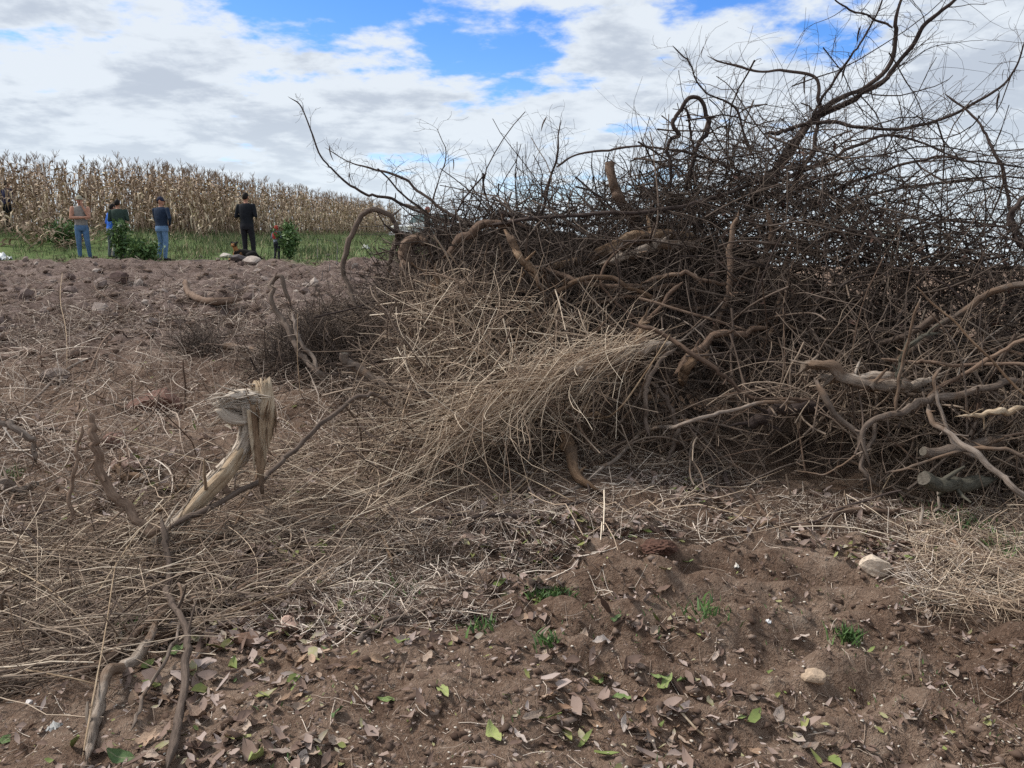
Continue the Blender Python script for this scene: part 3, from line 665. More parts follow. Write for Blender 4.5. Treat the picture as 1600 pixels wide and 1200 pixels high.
for i, (sp, r_, mm) in enumerate([
    ([(0, 700, ('g', .1)), (60, 640, ('g', .12)), (110, 590, ('g', .1)), (150, 560, 'g')], [.01, .014], 'bark_grey'),
    ([(185, 525, ('g', .1)), (165, 560, ('g', .2)), (140, 600, ('g', .12)), (120, 650, 'g')], [.008, .011], 'bark_brown'),
    ([(220, 500, ('g', .05)), (150, 470, ('g', .2)), (180, 450, ('g', .12)), (230, 440, 'g')], [.007, .008], 'bark_brown'),
    ([(330, 535, ('g', .05)), (420, 530, ('g', .06)), (470, 545, ('g', .08)), (530, 565, ('g', .06))], [.008, .011], 'bark_brown'),
    ([(115, 600, ('g', .03)), (180, 640, ('g', .05)), (250, 660, ('g', .03)), (300, 690, 'g')], [.01, .012], 'bark_brown'),
    ([(505, 702, ('g', .04)), (545, 706, ('g', .06)), (600, 712, ('g', .05)), (650, 722, 'g')], [.016, .018], 'vine'),
    ([(590, 640, 5.6), (620, 668, 5.5), (640, 690, 5.4), (690, 655, 5.4)], [.014, .012], 'bark_dark'),
    ([(370, 805, ('g', .02)), (400, 775, ('g', .1)), (405, 740, ('g', .2)), (403, 680, ('g', .38))], [.008, .012], 'wood_orange')]):
    branch('branch', ['grey stick slanting across the picture edge behind the short fork', 'curved dark stick arched over the twig litter', 'springy bent stick on the stony field edge',
        'dark level stick above the grey half buried log', 'brown stick lying along the boulders', 'smooth brown branch end lying behind the straw', 'broken dark stick bent under the arching vine tip', 'thin torn stick propped against the stump'][i], sp, r_, mm, wob=.006)
#@STUMP
# torn stump: a twisted neck, a chunky torn head and loose splinters
g = np.random.default_rng(5)
base = G(255, 838)
stump = bpy.data.objects.new('torn_stump', None); COL.objects.link(stump); stump.location = base
tag(stump, 'twisted pale stump with a chunky torn head standing in the straw', 'stump')
def stump_part(name, spec, r, mat, S=12, rough=.15, n=30, seed=1, flat=1.0):
    c = crom(polyline(spec), n)
    rad = np.interp(np.linspace(0, 1, n), np.linspace(0, 1, len(r)), r)
    V, Fq, at = tubes(c[None], rad[None], S, None, rough, True, seed, flat)
    Ft = []
    for e in (0, n - 1):
        ring = np.arange(S) + e * S
        for i in range(1, S - 1): Ft.append([ring[0], ring[i + 1], ring[i]] if e == 0 else [ring[0], ring[i], ring[i + 1]])
    return link(name, mesh_from(name, V - base, Fq, np.array(Ft), at, mats=[M[mat]]), stump)
D0 = 4.35
stump_part('neck', [(240, 850, 3.98), (272, 822, 4.05), (300, 793, 4.12), (330, 755, 4.2), (358, 728, 4.27), (377, 705, 4.32), (387, 680, 4.34), (390, 655, 4.35), (388, 630, 4.35)], [.018, .027, .034, .037, .038, .042, .052, .064, .064], 'wood_stump', 16, .2, 44, 3)
def ring_close(V):
    K, S, _ = V.shape
    idx = np.arange(K * S).reshape(K, S)
    Fq = np.stack([idx[:-1], idx[1:], np.roll(idx[1:], -1, 1), np.roll(idx[:-1], -1, 1)], -1).reshape(-1, 4)
    W_ = np.concatenate([V.reshape(-1, 3), V[0].mean(0)[None], V[-1].mean(0)[None]])
    t, b_ = K * S, K * S + 1
    Ft = np.array([[t, idx[0, i], idx[0, (i + 1) % S]] for i in range(S)] + [[b_, idx[-1, (i + 1) % S], idx[-1, i]] for i in range(S)])
    return W_, Fq, Ft
def torn_log(name, spec, r, mat, seed, S=30, n=26, flat=1.0, jag=.05):
    # a chunk of torn wood: grain runs the length, both ends ragged with fibres of unequal length
    g = np.random.default_rng(seed)
    c = crom(polyline(spec), n); rad = np.interp(np.linspace(0, 1, n), np.linspace(0, 1, len(r)), r)
    V, Fq, at = tubes(c[None], rad[None], S, None, 0, True, seed, flat)
    V = V.reshape(n, S, 3); cc = c[:, None]
    lo = g.normal(0, 1, S); lo = (lo + np.roll(lo, 1) + np.roll(lo, -1)) / 1.7; hi = g.normal(0, 1, S)
    drift = np.cumsum(g.normal(0, .25, (n, S)), 0) * .35
    V = cc + (V - cc) * np.clip(1 + .15 * lo[None, :, None] + .14 * hi[None, :, None] + .10 * drift[..., None], .4, 1.6)
    for e, ax in ((0, c[0] - c[2]), (n - 1, c[-1] - c[-3])):
        ax = ax / np.linalg.norm(ax); k = np.abs(np.arange(n) - e); fall = np.exp(-k / 1.6)
        V += (fall[:, None] * (g.random(S) * jag)[None])[..., None] * ax
    V2, Fq2, Ft = ring_close(V)
    fib = np.concatenate([at['fib'], at['fib'][:1], at['fib'][-1:]])
    return link(name, mesh_from(name, V2 - base, Fq2, Ft, {'fib': fib}, smooth=False, mats=[M[mat]]), stump)
torn_log('head', [(347, 634, D0 - .03), (362, 627, D0 - .02), (384, 626, D0), (405, 629, D0)], [.046, .074, .088, .084], 'wood_stump', 7, 26, 24, .95, .05)
torn_log('torn_lip', [(350, 640, D0 - .06), (362, 650, D0 - .06), (384, 655, D0 - .04)], [.036, .044, .03], 'wood_stump', 12, 14, 14, .8, .04)
torn_log('torn_face', [(411, 612, D0 - .01), (412, 634, D0 - .03), (410, 668, D0 - .04), (409, 714, D0 - .05)], [.056, .074, .062, .02], 'wood_pale', 8, 26, 22, .85, .08)
torn_log('torn_base', [(282, 814, 4.06), (312, 782, 4.11), (350, 742, 4.2), (378, 704, 4.3)], [.018, .034, .036, .026], 'wood_pale', 9, 20, 20, 1.0, .09)
def fibres(name, spec, r, n, mat, seed, L=(.05, .16)):
    g = np.random.default_rng(seed); c = crom(polyline(spec), 40); rad = np.interp(np.linspace(0, 1, 40), np.linspace(0, 1, len(r)), r)
    k = g.integers(2, 36, n); t_ = norm(c[np.minimum(k + 2, 39)] - c[k]); o_ = rdir(n, g); o_ = norm(o_ - t_ * np.sum(o_ * t_, -1, keepdims=True))
    o_[:, 1] = -np.abs(o_[:, 1]); st = c[k] + o_ * (rad[k] * (.9 + .15 * g.random(n)))[:, None]
    Ln = L[0] + (L[1] - L[0]) * g.random(n)
    q_ = grow(st, norm(t_ * np.where(g.random(n) < .5, 1, -1)[:, None] + o_ * .18 + g.normal(0, .08, (n, 3))), Ln, 5, .05, 0, g)
    V, Fq, at = tubes(q_, (.002 + .007 * g.random(n) ** 2)[:, None] * np.array([.6, 1, .9, .6, .15])[None], 4, None, .2, True, seed, .6)
    return link(name, mesh_from(name, V - base, Fq, attrs=at, smooth=False, mats=[M[mat]]), stump)
HS = [(347, 634, D0 - .03), (362, 627, D0 - .02), (384, 626, D0), (405, 629, D0)]
fibres('pale_fibres', HS, [.046, .074, .088, .084], 100, 'wood_stump', 41)
fibres('brown_fibres', HS, [.044, .072, .086, .082], 14, 'wood_orange', 42)
fibres('torn_fibres', [(406, 612, D0 - .02), (412, 630, D0 - .03), (411, 660, D0 - .03), (409, 710, D0 - .04)], [.058, .072, .060, .03], 40, 'wood_orange', 43, (.06, .16))
fibres('neck_fibres', [(250, 842, 4.0), (300, 793, 4.12), (330, 755, 4.2), (358, 728, 4.27), (387, 680, 4.34), (390, 655, 4.35)], [.020, .034, .037, .036, .040, .05], 80, 'wood_stump', 44, (.08, .25))
stump_part('splinter', [(396, 632, D0 - .07), (400, 670, D0 - .07), (404, 710, D0 - .07), (410, 772, D0 - .1)], [.018, .022, .018, .008], 'wood_orange', 8, .18, 20, 11)
stump_part('splinter', [(388, 640, D0 - .08), (394, 690, D0 - .08), (398, 735, D0 - .08)], [.014, .012, .003], 'wood_pale', 7, .2, 16, 13)
stump_part('splinter', [(323, 765, 4.1), (320, 742, 4.1), (319, 715, 4.1)], [.014, .009, .002], 'wood_pale', 6, .2, 10, 15)
stump_part('splinter', [(300, 800, 4.08), (330, 765, 4.14), (365, 735, 4.22)], [.006, .02, .008], 'wood_pale', 7, .2, 16, 17)
stump_part('splinter', [(355, 770, 4.2), (345, 745, 4.2), (333, 728, 4.2)], [.02, .012, .006], 'bark_brown', 7, .15, 10, 19)
for k in range(3):
    a = g.random(); x0 = 392 + 26 * a
    stump_part('splinter', [(x0, 630, D0 - .02), (x0 + g.normal(0, 4), 612, D0), (x0 + g.normal(0, 6), 598 + 6 * g.random(), D0)], [.018, .010, .002], 'wood_pale' if k % 2 else 'wood_orange', 5, .2, 8, 30 + k)

#@PODS
# dark pods hanging in the limbs, each hung on the branch it belongs to
pod_me = None
def pod_mesh():
    t = np.linspace(0, 1, 8)
    c = np.stack([.01 * np.sin(t * 3), 0 * t, -.11 * t], -1)
    r = .011 * np.sin(np.clip(t * 1.05, 0, 1) * math.pi) ** .6 + .0015
    V, Fq, at = tubes(c[None], r[None], 6, None, .1, True, 5, .45)
    return mesh_from('pod', V, Fq, attrs=at, mats=[M['bark_dark']])
pod_me = pod_mesh()
limbs = [o for o in bpy.data.objects if o.get('group') in (SKYG, MIDG) and any(c.name.startswith('twigs') for c in o.children)]
for o in limbs:
    nv = len(o.data.vertices); g = np.random.default_rng(len(o.name) + nv)
    for k in range(4 if 'pods' in o['label'] else 1):
        tw = [c for c in o.children if c.name.startswith('twigs')][0]
        v = tw.data.vertices[int(g.integers(0, len(tw.data.vertices)))].co
        link('pod', pod_me, o, v, (g.normal(0, .25), g.normal(0, .25), g.random() * 6), .7 + .8 * g.random())

#@BRANCHES
def to_px(p):
    v = np.asarray(p, float) - EYE
    z = v[1] * math.cos(PITCH) - v[2] * math.sin(PITCH); u = v[1] * math.sin(PITCH) + v[2] * math.cos(PITCH)
    return 800 + F_PX * v[0] / z, 600 - F_PX * u / z
def near(p, marks):
    x, y = to_px(p)
    return min(marks, key=lambda m_: (m_[0] - x) ** 2 + (m_[1] - y) ** 2)[2]
CREST = [(560, 300, 'by the high slim branch'), (690, 300, 'around the fine sapling'), (760, 350, 'over the bowed brown branch'), (860, 290, 'around the upright sapling'), (955, 310, 'beside the sawn stub'), (1060, 260, 'under the vine loop'), (1150, 200, 'behind the vine loop'), (1150, 330, 'above the upright dark stem'), (1240, 180, 'under the hooked limb'),
         (1280, 300, 'in the thickest dark twigs'), (1350, 200, 'below the outermost sweeping limb'), (1400, 320, 'against the pale low sky'), (1460, 220, 'under the limb with pods'), (1560, 300, 'at the picture edge above the sticks')]
FRONT = [(600, 560, 'behind the brown broken log'), (660, 470, 'beside the pale upright post'), (760, 430, 'above the draped straw'), (800, 560, 'behind the draped straw'), (900, 420, 'below the level dark pole'), (930, 520, 'over the trunk end'), (1000, 430, 'under the split logs'), (1040, 600, 'at the mouth of the hollow'), (1100, 480, 'across the black hollow'),
         (1150, 420, 'against the upright dark stem'), (1190, 560, 'above the long reddish branch'), (1230, 480, 'in the reddish twigs'), (1300, 540, 'just above the root mass'), (1320, 440, 'under the arched thin branch'), (1420, 480, 'behind the bare standing stick'), (1500, 540, 'under the thick curved branch'), (1560, 640, 'by the bright split stick'), (1460, 700, 'among the sawn logs'), (1350, 650, 'beside the forked pale root')]
FAR = [(450, 480, 'inside the hooped vine'), (490, 520, 'by the blackish dry bush'), (560, 480, 'at the foot of the arch vine'), (620, 420, 'beside the curled stump'), (590, 560, 'above the brown broken log'), (420, 560, 'over the half buried log')]
SOIL = [(1270, 1055, 'near the round tan stone'), (1367, 880, 'below the cream stone'), (1480, 1060, 'by the hay corner'), (1250, 1150, 'at the bottom edge past the tan stone'), (1040, 1085, 'in the middle of the bare soil'), (770, 1165, 'at the bottom edge in the middle'), (860, 1005, 'beside the green rosette weed'), (858, 920, 'by the mossy clump'), (640, 980, 'beside the grey forked stick'), (600, 1110, 'below the grey forked stick'),
        (452, 975, 'beside the pinkish block stone'), (400, 1100, 'below the pinkish block stone'), (290, 1090, 'against the smooth root'), (330, 1180, 'at the bottom edge by the smooth root'), (170, 1130, 'beside the split stake'), (40, 1120, 'in the bottom corner past the stake'), (940, 1010, 'past the rosette weed'), (1480, 1160, 'in the bare bottom corner'), (1030, 930, 'below the dark red clod')]
FIELD = [(60, 430, 'below the white plastic scrap'), (60, 500, 'at the picture edge'), (130, 420, 'below the sleeveless person'), (185, 440, 'around the dark hollow boulder'), (255, 415, 'below the person in navy jacket'), (300, 470, 'by the bent dark log'), (385, 425, 'below the dog'), (450, 415, 'below the dark green shrub'), (510, 410, 'beside the bent metal rod'), (575, 410, 'below the white bag'), (420, 470, 'before the hooped vine'), (180, 500, 'above the twig litter')]
CORN = [(8, 300, 'around the person in navy'), (60, 320, 'just in from the picture edge'), (131, 320, 'behind the sleeveless person'), (185, 320, 'behind the pair by the tall weed'), (222, 320, 'above the broad bright shrub'), (258, 320, 'behind the navy jacket'), (320, 320, 'between navy jacket and black clothes'), (390, 320, 'behind the person in black'), (445, 330, 'behind the red hooded child'), (500, 335, 'short of the arch vine'), (590, 340, 'seen through the arch vine'), (660, 345, 'behind the pickup')]
# ------------------------------------------------------------------ individual loose branches of the pile
def pile_point(n, g, xlo=-1.3, xhi=5.0, flo=.0, fhi=2.6, zlo=.05, zhi=1.0):
    x = xlo + (xhi - xlo) * g.random(n)
    y = pile_front(x) + flo + (fhi - flo) * g.random(n)
    gr = base_h(x, y)
    prof = sst(y, pile_front(x) - .35, pile_front(x) + 1.35)
    top = gr + (pile_top(x) - gr) * (.18 + .82 * prof)
    f = zlo + (zhi - zlo) * g.random(n)
    z = gr + (top - gr) * f
    cave = (x > 1.5) & (x < 2.6) & (y < pile_front(x) + 1.2) & (g.random(n) < .7)      # the open hollow under the overhang
    z = np.where(cave, np.maximum(z, gr + .48 + .35 * g.random(n)), z)
    return np.stack([x, y, z], -1)
def loose(n, label, marks, group, mats, rr, ll, kw, dirbias, curl, seed, tw=4, twl=.5):
    g = np.random.default_rng(seed)
    st = pile_point(n, g, **kw)
    d = norm(rdir(n, g) * np.array([1.0, .6, .7]) + np.array(dirbias))
    L = ll[0] + (ll[1] - ll[0]) * g.random(n)
    K = 14
    pts = grow(st, d, L, K, curl, 0, g)
    pts = pts - (pts.mean(1, keepdims=True) - st[:, None]) * .8
    floor_ = terrain(pts[..., 0], pts[..., 1]) + .02
    pts[..., 2] = np.maximum(pts[..., 2], floor_)
    for i in range(n):
        r0 = rr[0] + (rr[1] - rr[0]) * g.random() ** 2
        rad = r0 * np.linspace(1, .4, K)
        V, Fq, at = tubes(pts[i][None], rad[None], 6, None, .1, True, seed + i)
        base = pts[i, 0].copy()
        o = link('branch', mesh_from('branch', V - base, Fq, attrs=at, mats=[M[mats[i % len(mats)]]]), loc=base)
        tag(o, ('thick ' if r0 > rr[0] + .45 * (rr[1] - rr[0]) else 'thin ') + {'bark_dark': 'dark', 'bark_brown': 'brown', 'vine': 'grey brown', 'bark_grey': 'grey', 'wood_weathered': 'pale'}[mats[i % len(mats)]] + label + near(pts[i].mean(0), marks), 'branch', group)
        if tw:
            tv, tf, ta = twigs_on(pts[i], tw, twl, r0 * .38, g, .1, .15, 2)
            link('twigs', mesh_from('twigs', tv - base, tf, attrs=ta, mats=[M['twig']]), o)
loose(60, ' bare branch in the crest ', CREST, 'branches tangled in the crest', ['bark_dark', 'bark_dark', 'vine'], (.006, .020), (.9, 2.1), dict(flo=.5, fhi=2.2, zlo=.70, zhi=1.0), (.1, 0, .15), .16, 300, 8, .55)
loose(75, ' branch jammed in the pile front ', FRONT, 'branches jammed in the front', ['bark_brown', 'bark_grey', 'bark_dark', 'vine'], (.006, .024), (.8, 1.9), dict(flo=.0, fhi=.9, zlo=.25, zhi=.98, xlo=-.9), (.2, -.1, .25), .14, 400, 3, .45)
loose(48, ' limb lying over the pile front ', FRONT, 'limbs lying over the front', ['bark_grey', 'bark_brown', 'vine', 'bark_grey'], (.008, .020), (.9, 2.0), dict(flo=-.15, fhi=.35, zlo=.30, zhi=1.0, xlo=-.6, xhi=4.0), (.3, -.05, .2), .11, 450, 5, .5)
loose(28, ' stick at the near end ', FRONT, 'sticks at the near end', ['bark_grey', 'vine', 'wood_weathered'], (.005, .015), (.6, 1.5), dict(flo=-.1, fhi=.6, zlo=.10, zhi=.95, xlo=2.4, xhi=4.2), (.3, 0, .1), .13, 500, 3, .4)
loose(20, ' dry branch low at the far end ', FAR, 'branches at the low far end', ['bark_brown', 'bark_grey', 'bark_dark'], (.005, .014), (.6, 1.5), dict(flo=.0, fhi=2.0, zlo=.2, zhi=1.0, xlo=-2.8, xhi=-.7), (.2, 0, .15), .16, 600, 3, .4)

#@TANGLE
# ------------------------------------------------------------------ countless fine twigs of the pile
def tangle(name, label, n1, n2, kw, rr, ll, bias, curl, seed, mat, tl=(0, .75), n2len=.45, zflat=.8):
    g = np.random.default_rng(seed)
    st = pile_point(n1, g, **kw)
    d = norm(rdir(n1, g) * np.array([1, .7, zflat]) + np.array(bias))
    L = ll[0] + (ll[1] - ll[0]) * g.random(n1)
    K = 9
    pts = grow(st, d, L, K, curl, 0, g)
    pts = pts - (pts.mean(1, keepdims=True) - st[:, None]) * .7
    pts[..., 2] = np.maximum(pts[..., 2], terrain(pts[..., 0], pts[..., 1]) + .01)
    rad = (rr[0] + (rr[1] - rr[0]) * g.random(n1) ** 1.6)[:, None] * np.linspace(1, .45, K)[None]
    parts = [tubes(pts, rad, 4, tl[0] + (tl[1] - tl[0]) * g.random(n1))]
    j = g.integers(0, n1, n2); kk = g.integers(1, K - 1, n2)
    s2 = pts[j, kk]; t2 = norm(pts[j, kk + 1] - pts[j, kk])
    d2 = norm(t2 * .7 + rdir(n2, g) + np.array(bias) * .3)
    p2 = grow(s2, d2, L[j] * n2len * (.3 + .9 * g.random(n2)), 6, curl * 1.3, 0, g)
    r2 = np.clip(rad[j, kk] * .6, .0013, .004)[:, None] * np.linspace(1, .45, 6)[None]
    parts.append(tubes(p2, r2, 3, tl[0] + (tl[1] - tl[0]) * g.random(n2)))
    V, Fq, at = merge(parts)
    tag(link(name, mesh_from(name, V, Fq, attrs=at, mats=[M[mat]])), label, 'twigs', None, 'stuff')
tangle('crest_twigs', 'dense dark fine twigs along the crest of the brush pile', 760, 2000, dict(flo=.4, fhi=2.4, zlo=.62, zhi=1.0, xlo=-1.1), (.003, .0075), (.5, 1.3), (.05, 0, .15), .26, 700, 'twig', (.1, .8), .5, .6)
tangle('shoulder_twigs', 'dark twigs bristling over the far shoulder of the pile', 420, 1900, dict(flo=.3, fhi=1.9, zlo=.80, zhi=1.10, xlo=-1.15, xhi=1.2), (.003, .008), (.4, 1.2), (.0, 0, .12), .24, 705, 'twig', (.1, .85), .5, .6)
tangle('dome_twigs', 'thick dark twigs heaped in the dome below the tall limbs', 430, 1300, dict(flo=.3, fhi=1.9, zlo=.70, zhi=1.10, xlo=1.2, xhi=2.75), (.003, .010), (.5, 1.3), (.1, 0, .15), .24, 708, 'twig', (.1, .85), .5, .7)
tangle('high_twigs', 'dark twigs massed under the tall limbs', 300, 1200, dict(flo=.5, fhi=2.0, zlo=.80, zhi=1.22, xlo=1.2, xhi=3.6), (.003, .0085), (.7, 1.7), (.4, 0, .22), .24, 710, 'twig', (.05, .7), .5, .6)
tangle('low_sky_twigs', 'open mesh of thin dark twigs against the low pale sky', 120, 560, dict(flo=.4, fhi=2.0, zlo=.95, zhi=1.55, xlo=2.7, xhi=5.2), (.003, .007), (.7, 1.6), (.5, 0, .05), .20, 715, 'twig', (0, .6), .5, .5)
tangle('front_twigs', 'brown twigs woven through the front of the brush pile', 230, 480, dict(flo=-.05, fhi=.8, zlo=.14, zhi=1.0, xlo=-.8), (.004, .013), (.4, 1.3), (.12, -.1, .2), .22, 720, 'twig', (.25, 1.0), .5, 1.0)
tangle('inner_twigs', 'dark twigs packed deep inside the brush pile', 1000, 900, dict(flo=.7, fhi=1.8, zlo=.25, zhi=1.0, xlo=-.9), (.004, .012), (.5, 1.3), (.1, 0, .1), .20, 722, 'twig', (0, .25), .5, 1.0)  # low tint range puts the shade of the pile's depth into the twig colour
tangle('foot_sticks', 'broken sticks and straw spilling from the foot of the pile', 260, 500, dict(flo=-.55, fhi=.25, zlo=.0, zhi=.7, xlo=-.6, xhi=2.2), (.003, .010), (.25, .8), (-.1, -.25, -.05), .16, 724, 'twig_light', (.1, 1.0), .5, .7)
tangle('near_end_twigs', 'grey brown sticks and twigs at the near end of the pile', 760, 1700, dict(flo=-.15, fhi=.8, zlo=.03, zhi=1.0, xlo=2.1, xhi=4.4), (.003, .009), (.35, 1.1), (.3, 0, .1), .19, 730, 'twig_light', (.2, 1.0), .5, .8)
tangle('far_end_twigs', 'greyish dry twigs heaped at the low far end of the pile', 1000, 3000, dict(flo=-.2, fhi=2.4, zlo=.05, zhi=1.0, xlo=-3.0, xhi=-.5), (.003, .007), (.3, .8), (.1, 0, .1), .22, 740, 'twig_light', (0, .85))

tangle('far_end_brush', 'dark low brush tapering from the pile towards the stony field', 620, 1800, dict(flo=-.3, fhi=1.6, zlo=.05, zhi=1.0, xlo=-2.6, xhi=-.5), (.003, .009), (.4, 1.1), (-.1, 0, .12), .22, 745, 'twig', (0, .8))
# dry bushes lying at the far end
def dry_bush(label, px, py, d, rx, rz, n, seed, tl):
    g = np.random.default_rng(seed)
    c = P(px, py, d); c[2] = float(terrain(c[0], c[1]))
    n1 = n // 4
    st = np.repeat(np.array([[0, 0, .05]]), n1, 0) + g.normal(0, .06, (n1, 3)) * np.array([2, 1.5, .3])
    dd = norm(rdir(n1, g) * np.array([rx, rx * .8, .5 * rz]) + np.array([0, 0, rz * .9]))
    p1 = grow(st, dd, (.25 + .8 * g.random(n1)) * max(rx, rz) * 1.25, 8, .27, -.02, g)
    parts = [tubes(p1, np.full((n1, 1), .004) * np.linspace(1, .5, 8)[None], 4, tl * g.random(n1))]
    j = g.integers(0, n1, n); kk = g.integers(2, 7, n)
    p2 = grow(p1[j, kk], norm(rdir(n, g) + np.array([0, 0, .1])), .06 + .26 * g.random(n) ** 2, 5, .3, 0, g)
    parts.append(tubes(p2, np.full((n, 1), .0018) * np.linspace(1, .6, 5)[None], 3, tl * g.random(n)))
    V, Fq, at = merge(parts); V[:, 2] = np.maximum(V[:, 2], -.02)
    o = link('dry_bush', mesh_from('dry_bush', V, Fq, attrs=at, mats=[M['twig']]), loc=c)
    tag(o, label, 'bush')
dry_bush('dense blackish dry bush beside the hooped vine', 492, 500, 8.0, .38, .52, 2300, 21, .7)
dry_bush('second reddish dry bush merging into the far end of the pile', 580, 470, 8.2, .55, .55, 2600, 22, .8)
dry_bush('low flat dark heap of dry twigs on the field edge', 310, 520, 9.2, .45, .16, 900, 23, 1.0)

#@STRAW
# ------------------------------------------------------------------ straw and litter
def in_poly(n, poly, g):
    poly = np.asarray(poly, float); lo = poly.min(0); hi = poly.max(0); out = []
    while len(out) < n:
        p = lo + (hi - lo) * g.random((n * 2, 2))
        ins = np.zeros(len(p), bool); j = len(poly) - 1
        for i in range(len(poly)):
            a, b_ = poly[i], poly[j]
            c = ((a[1] > p[:, 1]) != (b_[1] > p[:, 1])) & (p[:, 0] < (b_[0] - a[0]) * (p[:, 1] - a[1]) / (b_[1] - a[1] + 1e-9) + a[0])
            ins ^= c; j = i
        out.extend(p[ins])
    return np.array(out[:n])
def ray_ground(pp):
    """vectorised ground hit for an array of photo pixels"""
    x = (pp[:, 0] - 800) / F_PX; u = (600 - pp[:, 1]) / F_PX
    v = np.stack([x, math.cos(PITCH) + u * math.sin(PITCH), -math.sin(PITCH) + u * math.cos(PITCH)], -1)
    v = v / v[:, 1:2]
    res = np.full(len(pp), 30.0); done = np.zeros(len(pp), bool)
    for t in np.concatenate([np.arange(1.5, 14, .04), np.arange(14, 60, .12)]):
        k = np.nonzero(~done)[0]
        if not len(k): break
        q_ = EYE + v[k] * t
        hit = k[q_[:, 2] < base_h(q_[:, 0], q_[:, 1])]
        res[hit] = t; done[hit] = True
    for _ in range(4):
        q_ = EYE + v * res[:, None]
        dz_ = q_[:, 2] - terrain(q_[:, 0], q_[:, 1])
        res = np.clip(res + np.clip(dz_ / (.10 - v[:, 2]), -.4, .4) * .8, 1.4, 60)
    q_ = EYE + v * res[:, None]; q_[:, 2] = terrain(q_[:, 0], q_[:, 1])
    return q_
def strands(name, label, st, d, L, K, r, curl, grav, tint, mat, seed, floor=.006, centre=.8, S=3, cat='straw', lift=None):
    g = np.random.default_rng(seed); n = len(st)
    pts = grow(st, d, L, K, curl, grav, g, .75)
    pts = pts - (pts.mean(1, keepdims=True) - st[:, None]) * centre
    pts[..., 2] = np.maximum(pts[..., 2], terrain(pts[..., 0], pts[..., 1]) + floor)
    rad = np.asarray(r).reshape(-1, 1) * np.linspace(1, .55, K)[None]
    V, Fq, at = tubes(pts, rad, S, tint)
    o = link(name, mesh_from(name, V, Fq, attrs=at, mats=[M[mat]]))
    tag(o, label, cat, None, 'stuff')
    return o
# draped over the trunk and the front of the pile
g = np.random.default_rng(800)
n = 1000
pp = in_poly(n, [(630, 470), (700, 430), (800, 460), (900, 500), (985, 530), (960, 570), (880, 620), (800, 680), (700, 740), (610, 760), (560, 700), (620, 600)], g)
dd = np.interp(pp[:, 1], [400, 520, 600, 700, 760], [6.65, 6.2, 5.75, 5.35, 5.0]) + g.normal(0, .16, n)
st = np.array([P(a[0], a[1], z) for a, z in zip(pp, dd)])
pick = g.random(n)[:, None]
aim = np.where(pick < .45, np.array([[.75, .2, .45]]), np.where(pick < .7, np.array([[-.15, -.2, -.6]]), np.array([[.9, 0, -.25]])))
d = norm(aim + rdir(n, g) * .8)
strands('draped_straw', 'pale dry straw draped over the trunk and the front of the pile', st, d, .25 + .85 * g.random(n) ** 1.3, 9, .0018 + .0042 * g.random(n) ** 2.5, .15, -.02, .1 + .9 * g.random(n) ** 1.2, 'straw', 801)
n = 800
pp = in_poly(n, [(600, 430), (720, 400), (900, 470), (1060, 520), (1010, 600), (900, 650), (760, 720), (600, 770), (540, 690)], g)
dd = np.interp(pp[:, 1], [400, 520, 600, 700, 760], [6.8, 6.3, 5.85, 5.4, 5.0]) + g.normal(0, .2, n)
st = np.array([P(a[0], a[1], z) for a, z in zip(pp, dd)])
d = norm(np.array([[.1, -.2, -.5]]) + rdir(n, g))
strands('hanging_twigs', 'brown twigs and stems hanging behind the draped straw', st, d, .25 + .8 * g.random(n), 9, .0025 + .007 * g.random(n) ** 3, .17, -.01, g.random(n), 'twig_light', 811, cat='twigs')
# thick sheaf sliding off the trunk to lower left
n = 400
tk = crom(polyline([(1010, 540, 5.72), (940, 562, 5.52), (860, 592, 5.38), (790, 626, 5.28), (730, 655, 5.2), (690, 690, 5.0)]), 60)
tt = g.random(n)
st = tk[(tt * 59).astype(int)] + g.normal(0, 1, (n, 3)) * np.array([.07, .09, .06]) + np.array([0, -.03, .02])
d = norm(np.array([[-.85, -.42, -.36]]) + rdir(n, g) * (.34 + .45 * tt)[:, None])
strands('straw_sheaf', 'sheaf of straw lying along the trunk and sliding to the ground', st, d, .35 + .95 * g.random(n), 9, .002 + .0024 * g.random(n) ** 2, .15, -.008, .2 + .8 * g.random(n), 'straw', 802, centre=.45)
# spread over the ground on the corn field side
n = 1900
pp = in_poly(n, [(-40, 830), (100, 790), (300, 770), (430, 690), (600, 690), (700, 740), (690, 800), (560, 850), (500, 930), (300, 960), (140, 990), (-40, 1060)], g)
st = ray_ground(pp)
kp_ = g.random(n) < np.clip(.55 + 1.9 * fbm(st[:, 0] * .9, st[:, 1] * 1.6, 2, 83), .12, 1); st = st[kp_]; n = len(st)
st[:, 2] += .01 + .11 * g.random(n) ** 2
d = norm(np.array([[.92, .30, .03]]) * np.where(g.random(n) < .6, 1, .2)[:, None] + rdir(n, g) * np.array([.85, .85, .28]))
strands('spread_straw', 'long pale straw spread over the ground around the torn stump', st, d, .2 + .75 * g.random(n), 8, .0013 + .0024 * g.random(n) ** 2, .11, -.015, .1 + .9 * g.random(n) ** 1.4, 'straw', 803)
# brown stems mixed into it
n = 2000
pp = in_poly(n, [(-40, 790), (300, 750), (620, 680), (900, 750), (700, 850), (420, 970), (-40, 1110)], g)
st = ray_ground(pp); st[:, 2] += .01 + .07 * g.random(n) ** 2
d = norm(np.array([[.9, .35, .02]]) * .5 + rdir(n, g) * np.array([.9, .9, .22]))
strands('brown_stems', 'brown dry stems mixed into the spread straw', st, d, .15 + .6 * g.random(n), 7, .0016 + .0042 * g.random(n) ** 3, .15, -.01, g.random(n), 'twig_light', 804)
